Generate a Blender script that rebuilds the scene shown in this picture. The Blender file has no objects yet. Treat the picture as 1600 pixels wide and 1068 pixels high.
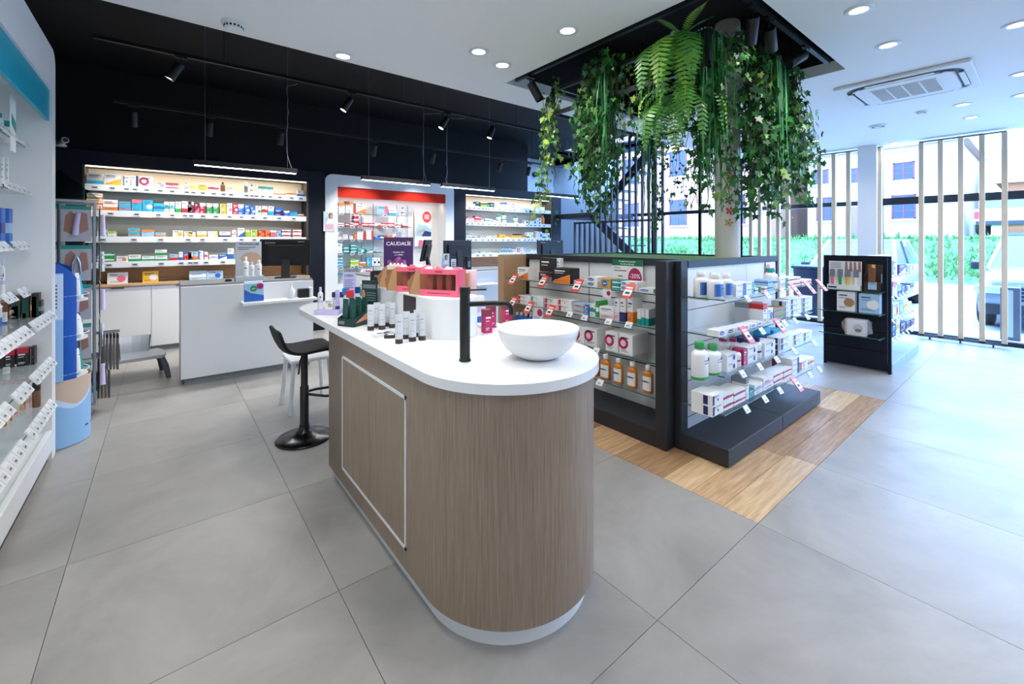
import bpy, math, random
from mathutils import Vector, Matrix, Euler
random.seed(7)
S = bpy.context.scene
COL = S.collection
pi = math.pi
rad = math.radians

# ------------------------------------------------------------------ camera
F, CX, HY, H = 677.0, 800.0, 375.0, 1.45       # focal length, centre and eye level in photo pixels; eye height in m
YAW = rad(38.73)
sn, cs = math.sin(YAW), math.cos(YAW)
cam_d = bpy.data.cameras.new('camera')
cam = bpy.data.objects.new('camera', cam_d)
COL.objects.link(cam)
cam.location = (0, 0, H)
cam.rotation_euler = (pi / 2, 0, -YAW)
cam_d.sensor_width = 36
cam_d.lens = F / 1600 * 36
cam_d.shift_y = -(534 - HY) / 1600
cam_d.clip_start = .05
cam_d.clip_end = 300
S.camera = cam

# ------------------------------------------------------------------ sky, daylight, exposure
W = bpy.data.worlds.new('sky')
S.world = W
W.use_nodes = True
bg = W.node_tree.nodes['Background']
bg.inputs[0].default_value = (.30, .54, 1.0, 1)
bg.inputs[1].default_value = 15
S.view_settings.view_transform = 'Standard'
S.view_settings.look = 'None'
S.view_settings.gamma = 1
S.view_settings.use_curve_mapping = False
S.view_settings.exposure = 0.36
S.cycles.use_denoising = True
S.cycles.max_bounces = 10
S.cycles.diffuse_bounces = 5
S.cycles.transparent_max_bounces = 24
S.cycles.sample_clamp_indirect = 6
S.cycles.caustics_reflective = False
S.cycles.caustics_refractive = False


def portal(x, y0, y1, z0, z1):
    l = bpy.data.lights.new('window_portal', 'AREA')
    l.shape = 'RECTANGLE'
    l.size = abs(y1 - y0)
    l.size_y = z1 - z0
    l.cycles.is_portal = True
    o = bpy.data.objects.new('window_portal', l)
    COL.objects.link(o)
    o.location = (x, (y0 + y1) / 2, (z0 + z1) / 2)
    o.rotation_euler = Vector((-1, 0, 0)).to_track_quat('-Z', 'Y').to_euler()


portal(9.1, -3, 7.0, 0, 3.7)
pl = bpy.data.lights.new('added_skylight_portal', 'AREA')  # sampling guide at the skylight added to brighten the stairwell
pl.shape = 'RECTANGLE'
pl.size, pl.size_y = .9, 3.0
pl.cycles.is_portal = True
po = bpy.data.objects.new('added_skylight_portal', pl)
COL.objects.link(po)
po.location = (8.45, 6.75, 3.9)

LAMP = dict(down=24, track=80, spot_rec=5, bar=14, strip=6, wash=62)

# ------------------------------------------------------------------ measuring helpers


def at_z(u, v, z=0.0):
    """the point at height z that the photo shows at (u, v)"""
    d = F * (H - z) / (v - HY)
    l = (u - CX) / F * d
    return Vector((sn * d + cs * l, cs * d - sn * l, z))


def X_on_Y(u, Y):
    r = (u - CX) / F
    return Y * (sn + r * cs) / (cs - r * sn)


def Y_on_X(u, X):
    r = (u - CX) / F
    return X * (cs - r * sn) / (sn + r * cs)


def z_of(v, x, y):
    return H + (HY - v) / F * (sn * x + cs * y)


# ------------------------------------------------------------------ materials
MATS = {}


def srgb(h):
    if isinstance(h, str):
        c = [int(h[i:i + 2], 16) / 255 for i in (0, 2, 4)]
    else:
        c = [x / 255 for x in h]
    return tuple(x / 12.92 if x <= .04045 else ((x + .055) / 1.055) ** 2.4 for x in c)


def P(name, col, rough=.5, metal=0., emit=None, es=0., coat=0., spec=.5):
    if name in MATS:
        return MATS[name]
    m = bpy.data.materials.new(name)
    m.use_nodes = True
    b = m.node_tree.nodes['Principled BSDF']
    b.inputs['Base Color'].default_value = (*srgb(col), 1)
    b.inputs['Roughness'].default_value = rough
    b.inputs['Metallic'].default_value = metal
    b.inputs['Specular IOR Level'].default_value = spec
    if coat:
        b.inputs['Coat Weight'].default_value = coat
    if emit:
        b.inputs['Emission Color'].default_value = (*srgb(emit), 1)
        b.inputs['Emission Strength'].default_value = es
    MATS[name] = m
    return m


def grained(name, c1, c2, scale, stretch, rough=.5, detail=5, bump=.0, c3=None):
    """noise-grained surface in object space; stretch = scale per axis"""
    if name in MATS:
        return MATS[name]
    m = P(name, c1, rough)
    nt = m.node_tree
    b = nt.nodes['Principled BSDF']
    tc = nt.nodes.new('ShaderNodeTexCoord')
    mp = nt.nodes.new('ShaderNodeMapping')
    mp.inputs['Scale'].default_value = stretch
    nz = nt.nodes.new('ShaderNodeTexNoise')
    nz.inputs['Scale'].default_value = scale
    nz.inputs['Detail'].default_value = detail
    nz.inputs['Roughness'].default_value = .6
    cr = nt.nodes.new('ShaderNodeValToRGB')
    cr.color_ramp.elements[0].position = .3
    cr.color_ramp.elements[1].position = .7
    cr.color_ramp.elements[0].color = (*srgb(c1), 1)
    cr.color_ramp.elements[1].color = (*srgb(c2), 1)
    if c3:
        e = cr.color_ramp.elements.new(.5)
        e.color = (*srgb(c3), 1)
    L = nt.links.new
    L(tc.outputs['Object'], mp.inputs[0])
    L(mp.outputs[0], nz.inputs['Vector'])
    L(nz.outputs['Fac'], cr.inputs[0])
    L(cr.outputs[0], b.inputs['Base Color'])
    if bump:
        bp = nt.nodes.new('ShaderNodeBump')
        bp.inputs['Strength'].default_value = bump
        bp.inputs['Distance'].default_value = .002
        L(nz.outputs['Fac'], bp.inputs['Height'])
        L(bp.outputs[0], b.inputs['Normal'])
    return m


def glass(name, tint, gloss=.06, rough=.02):
    """thin glass: tinted see-through plus a fresnel reflection"""
    if name in MATS:
        return MATS[name]
    m = bpy.data.materials.new(name)
    m.use_nodes = True
    nt = m.node_tree
    nt.nodes.clear()
    out = nt.nodes.new('ShaderNodeOutputMaterial')
    tr = nt.nodes.new('ShaderNodeBsdfTransparent')
    tr.inputs[0].default_value = (*tint, 1)
    gl = nt.nodes.new('ShaderNodeBsdfGlossy')
    gl.inputs['Roughness'].default_value = rough
    fr = nt.nodes.new('ShaderNodeFresnel')
    fr.inputs['IOR'].default_value = 1.45
    mx = nt.nodes.new('ShaderNodeMixShader')
    L = nt.links.new
    ge = nt.nodes.new('ShaderNodeNewGeometry')      # only the outer skin reflects
    iv = nt.nodes.new('ShaderNodeMath')
    iv.operation = 'SUBTRACT'
    iv.inputs[0].default_value = 1
    mu = nt.nodes.new('ShaderNodeMath')
    mu.operation = 'MULTIPLY'
    L(ge.outputs['Backfacing'], iv.inputs[1])
    L(fr.outputs[0], mu.inputs[0])
    L(iv.outputs[0], mu.inputs[1])
    L(mu.outputs[0], mx.inputs[0])
    L(tr.outputs[0], mx.inputs[1])
    L(gl.outputs[0], mx.inputs[2])
    L(mx.outputs[0], out.inputs[0])
    MATS[name] = m
    return m


PAL = dict(
    w=('f1f2f2', 'white'), cr=('efe6d2', 'cream'), cy=('35b4dd', 'cyan'), bl=('2a6cc4', 'blue'), nv=('1c2a66', 'navy'),
    lb=('a9cdec', 'pale blue'), gr=('2f9e52', 'green'), dg=('14463f', 'dark green'), li=('a9cf3c', 'lime'), te=('149a92', 'teal'),
    ye=('f0bf35', 'yellow'), py=('f4e08a', 'pale yellow'), ora=('ea8430', 'orange'), re=('cf2b2d', 'red'), cm=('b81f42', 'crimson'),
    mr=('7c1c38', 'maroon'), mg=('b3195e', 'magenta'), pk=('e8748f', 'pink'), lp=('eec9d6', 'pale pink'), pu=('5d3a86', 'purple'),
    lv=('c9c3ec', 'lavender'), bk=('1d1d22', 'black'), gy=('7d858c', 'grey'), lg=('c2c8cf', 'silver'), br=('7a5338', 'brown'),
    kr=('b58a5f', 'kraft'), am=('c47a1c', 'amber'), go=('c9a257', 'gold'), tn=('c8a488', 'tan'), dk=('33282b', 'dark brown'), db=('0f2f86', 'deep blue'))


def pm(k):
    return P('print_' + k, PAL[k][0], .42)


white = P('white_lacquer', 'eceef0', .38)
white_matt = P('white_matt', 'e9ebec', .6)
corian = P('white_solid_surface', 'f2f3f4', .3)
black = P('black_metal', '0c0d0f', .42)
black_soft = P('black_plastic', '0d0e11', .5)
navy = P('dark_navy_panel', '0a1220', .55, spec=.3)
anth = P('anthracite_panel', '24272e', .5)
chrome = P('chrome', 'cfd3d8', .15, 1)
alu = P('brushed_steel', '9aa2aa', .35, 1)
lamp_m = P('lamp_glow', 'ffffff', .5, emit='fffaf2', es=14)
bar_m = P('light_bar_glow', 'ffffff', .5, emit='f6fbff', es=9)
strip_m = P('warm_strip_glow', 'ffffff', .5, emit='ffe2b8', es=2.5)
shelf_glass = glass('shelf_glass', (.985, 1.0, .993))
shelf_edge = P('glass_edge', '2d6a60', .1, spec=.8)
pane_glass = glass('window_glass', (.96, .98, .99))
clear_film = glass('clear_plastic', (.97, .97, .98), rough=.12)
_nt = clear_film.node_tree                      # milky crinkled film: a little white scatter over the see-through
_o = _nt.nodes['Material Output']
_df = _nt.nodes.new('ShaderNodeBsdfDiffuse')
_mx = _nt.nodes.new('ShaderNodeMixShader')
_mx.inputs[0].default_value = .2
_nt.links.new(_o.inputs[0].links[0].from_socket, _mx.inputs[1])
_nt.links.new(_df.outputs[0], _mx.inputs[2])
_nt.links.new(_mx.outputs[0], _o.inputs[0])

# ------------------------------------------------------------------ mesh builder


class MB:
    def __init__(s):
        s.v, s.f, s.mi, s.sm, s.mats = [], [], [], [], []
        s.M = Matrix()

    def m(s, mat):
        if mat not in s.mats:
            s.mats.append(mat)
        return s.mats.index(mat)

    def add(s, vs, fs, mat, smooth=False):
        o = len(s.v)
        s.v += [tuple(s.M @ Vector(p)) for p in vs]
        i = s.m(mat)
        for f in fs:
            s.f.append(tuple(o + k for k in f))
            s.mi.append(i)
            s.sm.append(smooth)
        return s

    def box(s, x0, x1, y0, y1, z0, z1, mat):
        vs = [(x, y, z) for z in (z0, z1) for y in (y0, y1) for x in (x0, x1)]
        return s.add(vs, [(0, 2, 3, 1), (4, 5, 7, 6), (0, 1, 5, 4), (2, 6, 7, 3), (0, 4, 6, 2), (1, 3, 7, 5)], mat)

    def quad(s, pts, mat):
        return s.add(pts, [tuple(range(len(pts)))], mat)

    def prism(s, poly, z0, z1, mat, smooth=False, side=None):
        n = len(poly)
        s.add([(x, y, z0) for x, y in poly] + [(x, y, z1) for x, y in poly],
              [(k, (k + 1) % n, n + (k + 1) % n, n + k) for k in range(n)], side or mat, smooth)
        s.add([(x, y, z0) for x, y in poly], [tuple(range(n - 1, -1, -1))], mat)
        return s.add([(x, y, z1) for x, y in poly], [tuple(range(n))], mat)

    def lathe(s, prof, mat, c=(0, 0), n=20, ell=1., smooth=True, caps=True):
        """prof: (r, z) from bottom to top; ell squashes y"""
        vs, fs = [], []
        for r, z in prof:
            for k in range(n):
                a = 2 * pi * k / n
                vs.append((c[0] + r * math.cos(a), c[1] + r * ell * math.sin(a), z))
        for j in range(len(prof) - 1):
            for k in range(n):
                fs.append((j * n + k, j * n + (k + 1) % n, (j + 1) * n + (k + 1) % n, (j + 1) * n + k))
        s.add(vs, fs, mat, smooth)
        if caps:
            b = len(prof) - 1
            if prof[0][0] > 1e-6:
                s.add(vs[:n], [tuple(range(n - 1, -1, -1))], mat)
            if prof[-1][0] > 1e-6:
                s.add(vs[b * n:], [tuple(range(n))], mat)
        return s

    def tube(s, path, r, mat, n=8, caps=True, smooth=True):
        path = [Vector(p) for p in path]
        rs = r if isinstance(r, (list, tuple)) else [r] * len(path)
        vs, fs = [], []
        ref = None
        for i, p in enumerate(path):
            t = (path[min(i + 1, len(path) - 1)] - path[max(i - 1, 0)]).normalized()
            if ref is None:
                ref = Vector((0, 0, 1)) if abs(t.z) < .9 else Vector((1, 0, 0))
            a = t.cross(ref).normalized()
            b = a.cross(t).normalized()
            ref = b
            for k in range(n):
                w = 2 * pi * k / n
                vs.append(tuple(p + (a * math.cos(w) + b * math.sin(w)) * rs[i]))
        for j in range(len(path) - 1):
            for k in range(n):
                fs.append((j * n + k, (j + 1) * n + k, (j + 1) * n + (k + 1) % n, j * n + (k + 1) % n))
        s.add(vs, fs, mat, smooth)
        if caps:
            s.add(vs[:n], [tuple(range(n))], mat)
            s.add(vs[-n:], [tuple(range(n - 1, -1, -1))], mat)
        return s

    def disc(s, c, r, mat, n=16, ax='y', ry=None):
        ry = ry or r
        pts = []
        for k in range(n):
            a = 2 * pi * k / n
            p, q = r * math.cos(a), ry * math.sin(a)
            pts.append((c[0] + p, c[1], c[2] + q) if ax == 'y' else (c[0] + p, c[1] + q, c[2]))
        return s.quad(pts, mat)

    def mesh(s, name):
        me = bpy.data.meshes.new(name)
        me.from_pydata(s.v, [], s.f)
        for m in s.mats:
            me.materials.append(m)
        me.polygons.foreach_set('material_index', s.mi)
        me.polygons.foreach_set('use_smooth', s.sm)
        me.update()
        return me

    def obj(s, name, parent=None, bevel=0, loc=None, rz=0, seg=2):
        o = bpy.data.objects.new(name, s.mesh(name))
        COL.objects.link(o)
        if parent is not None:
            o.parent = parent
        if loc is not None:
            o.location = loc
        if rz:
            o.rotation_euler = (0, 0, rz)
        if bevel:
            b = o.modifiers.new('bevel', 'BEVEL')
            b.width = bevel
            b.segments = seg
            b.limit_method = 'ANGLE'
            b.angle_limit = rad(40)
        return o


def tag(o, label=None, cat=None, group=None, kind=None):
    if label:
        o['label'] = label
    if cat:
        o['category'] = cat
    if group:
        o['group'] = group
    if kind:
        o['kind'] = kind
    return o


def thing(name, label, cat, loc=(0, 0, 0), rz=0, group=None):
    o = bpy.data.objects.new(name, None)
    o.empty_display_size = .1
    COL.objects.link(o)
    o.location = loc
    o.rotation_euler = (0, 0, rz)
    return tag(o, label, cat, group)


def inst(mesh, name, parent=None, loc=(0, 0, 0), rot=(0, 0, 0), sc=1):
    o = bpy.data.objects.new(name, mesh)
    COL.objects.link(o)
    o.parent = parent
    o.location = loc
    o.rotation_euler = rot
    o.scale = (sc, sc, sc) if not isinstance(sc, tuple) else sc
    return o


def text(body, size, loc, mat, parent=None, rot=(pi / 2, 0, 0), name='lettering', align='CENTER', ext=.0004, space=1.):
    c = bpy.data.curves.new(name, 'FONT')
    c.body = body
    c.size = size
    c.align_x = align
    c.align_y = 'CENTER'
    c.extrude = ext
    c.offset = size * .012
    c.resolution_u = 2
    c.space_character = space
    c.materials.append(mat)
    o = bpy.data.objects.new(name, c)
    COL.objects.link(o)
    o.parent = parent
    o.location = loc
    o.rotation_euler = rot
    TEXTS.append(o)
    return o


TEXTS = []


def stadium(xc, y0, y1, r, n=24, flat_far=False):
    """outline: half circle at y0 (towards -y), straight sides, half circle (or flat end) at y1"""
    p = [(xc + r * math.cos(a), y0 + r * math.sin(a)) for a in [pi + pi * k / n for k in range(n + 1)]]
    if flat_far:
        return p + [(xc + r, y1), (xc - r, y1)]
    return p + [(xc + r * math.cos(a), y1 + r * math.sin(a)) for a in [pi * k / n for k in range(n + 1)]]


# ------------------------------------------------------------------ the room
def struct(mb, name, parent=None, **k):
    o = mb.obj(name, parent, **k)
    if parent is None:
        o['kind'] = 'structure'
    return o


CEIL = 2.95
HIGH = 3.75
XL, XR = -1.1, 8.95
YN, YE, YB = -3.2, 3.72, 7.95
RX0, RX1, RY0, RY1 = 2.54, 4.66, 1.134, 3.27


def floor_material(name, off):
    m = P(name, '8f9294', .36)
    nt = m.node_tree
    b = nt.nodes['Principled BSDF']
    L = nt.links.new
    tc = nt.nodes.new('ShaderNodeTexCoord')
    add = nt.nodes.new('ShaderNodeVectorMath')
    add.inputs[1].default_value = off
    n1 = nt.nodes.new('ShaderNodeTexNoise')
    n1.inputs['Scale'].default_value = 1.6
    n1.inputs['Detail'].default_value = 6
    n1.inputs['Roughness'].default_value = .62
    n1.inputs['Distortion'].default_value = .5
    cr = nt.nodes.new('ShaderNodeValToRGB')
    cr.color_ramp.elements[0].position = .32
    cr.color_ramp.elements[0].color = (*srgb('908e8a'), 1)
    cr.color_ramp.elements[1].position = .7
    cr.color_ramp.elements[1].color = (*srgb('aba8a3'), 1)
    L(tc.outputs['Object'], add.inputs[0])
    L(add.outputs[0], n1.inputs['Vector'])
    L(n1.outputs['Fac'], cr.inputs[0])
    L(cr.outputs[0], b.inputs['Base Color'])
    n2 = nt.nodes.new('ShaderNodeTexNoise')
    n2.inputs['Scale'].default_value = 5
    n2.inputs['Detail'].default_value = 4
    mr = nt.nodes.new('ShaderNodeMapRange')
    mr.inputs['To Min'].default_value = .3
    mr.inputs['To Max'].default_value = .46
    L(add.outputs[0], n2.inputs['Vector'])
    L(n2.outputs['Fac'], mr.inputs[0])
    L(mr.outputs[0], b.inputs['Roughness'])
    return m


floor = struct(MB().box(XL, XR, YN, 9.2, -.1, -.006, P('dark_grout', '5d5c5a', .8)), 'floor')
tile_mats = [floor_material('grey_porcelain_tile_%d' % k, (k * 3.7, k * 5.1, 0)) for k in range(4)]
TP, TX, TY = .9045, -.341, .943
WX0, WX1, WY0, WY1 = TX + 3 * TP, TX + 6 * TP, TY, TY + 3 * TP
for i in range(-1, 11):
    for j in range(-5, 10):
        x0, y0 = TX + i * TP, TY + j * TP
        x1, y1 = min(x0 + TP, XR - .02), min(y0 + TP, 9.2)
        x0, y0 = max(x0, XL + .01), max(y0, YN + .01)
        if x1 - x0 < .03 or y1 - y0 < .03:
            continue
        if x0 > WX0 - .1 and x1 < WX1 + .1 and y0 > WY0 - .1 and y1 < WY1 + .1:
            continue
        MB().box(x0 + .0012, x1 - .0012, y0 + .0012, y1 - .0012, -.01, 0, tile_mats[(i * 3 + j * 5) % 4]).obj('tile', floor)
plank_mats = [grained('oak_plank_%d' % k, a, b, 3.2, (1.2, 14, 1), .38, 6, c3=c) for k, (a, b, c) in enumerate(
    [('8a6a50', 'bb9a78', 'a5835f'), ('a3825f', 'd3b490', 'bd9b73'), ('735542', 'a98c70', '8d6d54'), ('b0906c', 'dcc09c', 'c9aa82')])]
pw = (WY1 - WY0) / 15
for k in range(15):
    x = WX0 - random.random() * .9
    y = WY0 + k * pw
    while x < WX1:
        ln = random.choice((1.2, 1.2, .9))
        a, b = max(x, WX0), min(x + ln, WX1)
        if b - a > .02 and not (k > 4 and a > 3.1 and b < 4.6):
            MB().box(a + .0012, b - .0012, y + .0012, y + pw - .0012, -.01, 0.0, random.choice(plank_mats)).obj('plank', floor)
        x += ln

ceil_m = P('white_ceiling_paint', 'f0f1f1', .8)
dark_m = P('black_ceiling_paint', '05070c', .75)
c = MB()
for x0, x1, y0, y1 in ((XL, RX0, YN, YE), (RX1, XR, YN, YE), (RX0, RX1, YN, RY0), (RX0, RX1, RY1, YE)):
    c.box(x0, x1, y0, y1, CEIL, CEIL + .1, ceil_m)
struct(c, 'ceiling')
c = MB()
c.box(XL, 8.0, YN, 9.3, HIGH, HIGH + .1, dark_m).box(8.0, XR + .1, YN, 5.3, HIGH, HIGH + .1, dark_m).box(8.9, XR + .1, 5.3, 9.3, HIGH, HIGH + .1, dark_m).box(8.0, 8.9, 8.2, 9.3, HIGH, HIGH + .1, dark_m)
c.box(XL, XR, YE - .02, YE, CEIL + .1, HIGH, dark_m)
for x0, x1, y0, y1 in ((RX0 - .05, RX0, RY0, RY1), (RX1, RX1 + .05, RY0, RY1), (RX0, RX1, RY0 - .05, RY0), (RX0, RX1, RY1, RY1 + .05)):
    c.box(x0, x1, y0, y1, CEIL + .1, HIGH, dark_m)
struct(c, 'ceiling_high')
wall_white = P('white_wall_paint', 'e4e8ec', .75)
struct(MB().box(XL - .1, XL, YN, 4.3, 0, HIGH, wall_white).box(XL - .1, XL, 4.3, YB, 0, HIGH, navy), 'wall_left')
struct(MB().box(XL, 6.86, YB, YB + .12, 0, HIGH, dark_m).box(6.80, 6.86, YB + .1, 9.2, 0, HIGH, dark_m), 'wall_back')
struct(MB().box(6.8, XR + .1, 9.2, 9.3, 0, HIGH, wall_white), 'wall_stairwell')
struct(MB().box(XL - .1, XR + .1, YN - .1, YN, 0, HIGH, wall_white), 'wall_front')

# facade: sill, posts, transom, panes
fr_m = P('dark_window_frame', '16202e', .4)
posts = [-3.15, -1.2, .02, 1.72, 3.9, 4.75, 5.9, 7.0]
fac = MB()
fac.box(XR, XR + .1, YN, 9.3, 0, .06, fr_m)
fac.box(XR, XR + .1, YN, 9.3, HIGH - .12, HIGH, fr_m)
fac.box(XR, XR + .1, 7.0, 9.3, 0, HIGH, wall_white)
wr = struct(fac, 'wall_right')
for k in range(len(posts) - 1):
    y0, y1 = posts[k], posts[k + 1]
    w = MB()
    t = .045 if k in (2,) else .03
    for yy in (y0, y1):
        w.box(XR + .01, XR + .09, yy - t / 2, yy + t / 2, .06, HIGH - .12, fr_m)
    th = .055 if k <= 2 else .035
    w.box(XR - .01, XR + .1, y0, y1, 2.06 - th, 2.06 + th, fr_m)
    wn = struct(w, 'window_%d' % (k + 1))
    MB().box(XR + .045, XR + .055, y0 + t / 2, y1 - t / 2, .06, 2.06 - th, pane_glass).obj('pane', wn)
    MB().box(XR + .045, XR + .055, y0 + t / 2, y1 - t / 2, 2.06 + th, HIGH - .12, pane_glass).obj('pane', wn)
# unseen glazed opening, added to let daylight brighten the stairwell
sk = struct(MB().box(7.96, 8.0, 5.26, 8.24, HIGH, HIGH + .14, fr_m).box(8.9, 8.94, 5.26, 8.24, HIGH, HIGH + .14, fr_m).box(8.0, 8.9, 5.26, 5.3, HIGH, HIGH + .14, fr_m).box(8.0, 8.9, 8.2, 8.24, HIGH, HIGH + .14, fr_m).box(8.0, 8.9, 6.73, 6.77, HIGH + .02, HIGH + .1, fr_m), 'window_8')
for y0, y1 in ((5.3, 6.73), (6.77, 8.2)):
    MB().box(8.0, 8.9, y0, y1, HIGH + .06, HIGH + .07, pane_glass).obj('pane', sk)
# white pier on the facade
struct(MB().box(8.7, 8.94, 1.72, 1.96, 0, CEIL, white_matt), 'column_facade')

# round column in the display island
bm = MB().lathe([(.102, 1.29), (.102, 3.34), (.094, 3.36)], P('column_plaster', 'e3e0da', .6), (3.87, 1.79), 32)
struct(bm, 'column')

# ------------------------------------------------------------------ products
ORD = 'first second third fourth fifth sixth seventh eighth ninth tenth eleventh twelfth thirteenth fourteenth fifteenth sixteenth seventeenth eighteenth nineteenth twentieth twenty-first twenty-second twenty-third twenty-fourth twenty-fifth twenty-sixth twenty-seventh twenty-eighth twenty-ninth thirtieth'.split()
PHR = dict(bot='lower half', top='top band', lft='left edge', rgt='right edge', mid='middle band', dot='round spot', rng='ring', wav='slanted corner', ovl='oval badge', cap='cap', lab='label')
KIND = dict(c=('carton', 'carton'), b=('bottle', 'bottle'), t=('tube', 'tube'), j=('jar', 'jar'), p=('pouch', 'pouch'), s=('spray_bottle', 'spray bottle'))
ink = P('print_ink', '5c6068', .5)
ink_w = P('print_white', 'f4f4f4', .5)


def carton_mesh(w, d, h, base, pat, c2, rnd):
    m = MB()
    B, C2 = pm(base), pm(c2) if c2 else None
    x0, x1 = -w / 2, w / 2
    e = -.0007
    if pat == 'bot':
        f = rnd.uniform(.34, .5)
        m.box(x0, x1, 0, d, 0, h * f, C2).box(x0, x1, 0, d, h * f, h, B)
    elif pat == 'top':
        m.box(x0, x1, 0, d, 0, h * .72, B).box(x0, x1, 0, d, h * .72, h, C2)
    elif pat == 'lft':
        m.box(x0, x1, 0, d, 0, h, B)
        m.quad([(x0 + w * .03, e, h * .06), (x0 + w * .2, e, h * .06), (x0 + w * .2, e, h * .94), (x0 + w * .03, e, h * .94)], C2)
        m.quad([(x0 + e, d * .42, h * .08), (x0 + e, d * .2, h * .08), (x0 + e, d * .2, h * .92), (x0 + e, d * .42, h * .92)], C2)
        m.disc((x0 + w * .5, e, h * .45), min(w, h) * .14, C2, 10)
    elif pat == 'rgt':
        m.box(x0, x1, 0, d, 0, h, B)
        m.quad([(x1 - w * .3, e, 0), (x1, e, 0), (x1, e, h), (x1 - w * .3, e, h)], C2)
        m.quad([(x1 - e, 0, 0), (x1 - e, d * .5, 0), (x1 - e, d * .5, h), (x1 - e, 0, h)], C2)
    elif pat == 'mid':
        m.box(x0, x1, 0, d, 0, h * .35, B).box(x0, x1, 0, d, h * .35, h * .62, C2).box(x0, x1, 0, d, h * .62, h, B)
    else:
        m.box(x0, x1, 0, d, 0, h, B)
        r = min(w, h) * .3
        if pat == 'dot':
            m.disc((w * .18, e, h * .45), r, C2, 14)
        elif pat == 'rng':
            m.disc((-w * .2, e, h * .55), r * 1.25, C2, 18)
            m.disc((-w * .2, e * 2, h * .55), r * .7, pm('lp'), 14)
        elif pat == 'ovl':
            m.disc((-w * .12, e, h * .5), w * .3, C2, 16, ry=h * .28)
            m.quad([(-w * .3, 2 * e, h * .45), (w * .06, 2 * e, h * .45), (w * .06, 2 * e, h * .55), (-w * .3, 2 * e, h * .55)], ink_w)
        elif pat == 'wav':
            m.quad([(x0, e, 0), (x1, e, 0), (x1, e, h * .62), (x0 + w * .55, e, h * .42), (x0, e, h * .1)], C2)
    dark = base in ('bk', 'nv', 'dg', 'mr', 'br', 'bl', 'gr', 'pu', 'te', 're', 'cm', 'mg', 'db')
    k = ink_w if dark else ink
    if w > .035 and h > .03:
        q = lambda a, b, z, t: m.quad([(a * w, e, z * h), (b * w, e, z * h), (b * w, e, (z + t) * h), (a * w, e, (z + t) * h)], k)
        hi = .62 if pat in ('top', 'mid') else .78
        q(-.38, rnd.uniform(0., .35), hi, .07)
        q(-.38, rnd.uniform(-.1, .2), hi - .12, .03)
        if h > .07:
            q(-.38, rnd.uniform(0, .3), .2, .025)
            q(-.38, rnd.uniform(-.1, .3), .13, .025)
    return m.mesh('carton')


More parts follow.
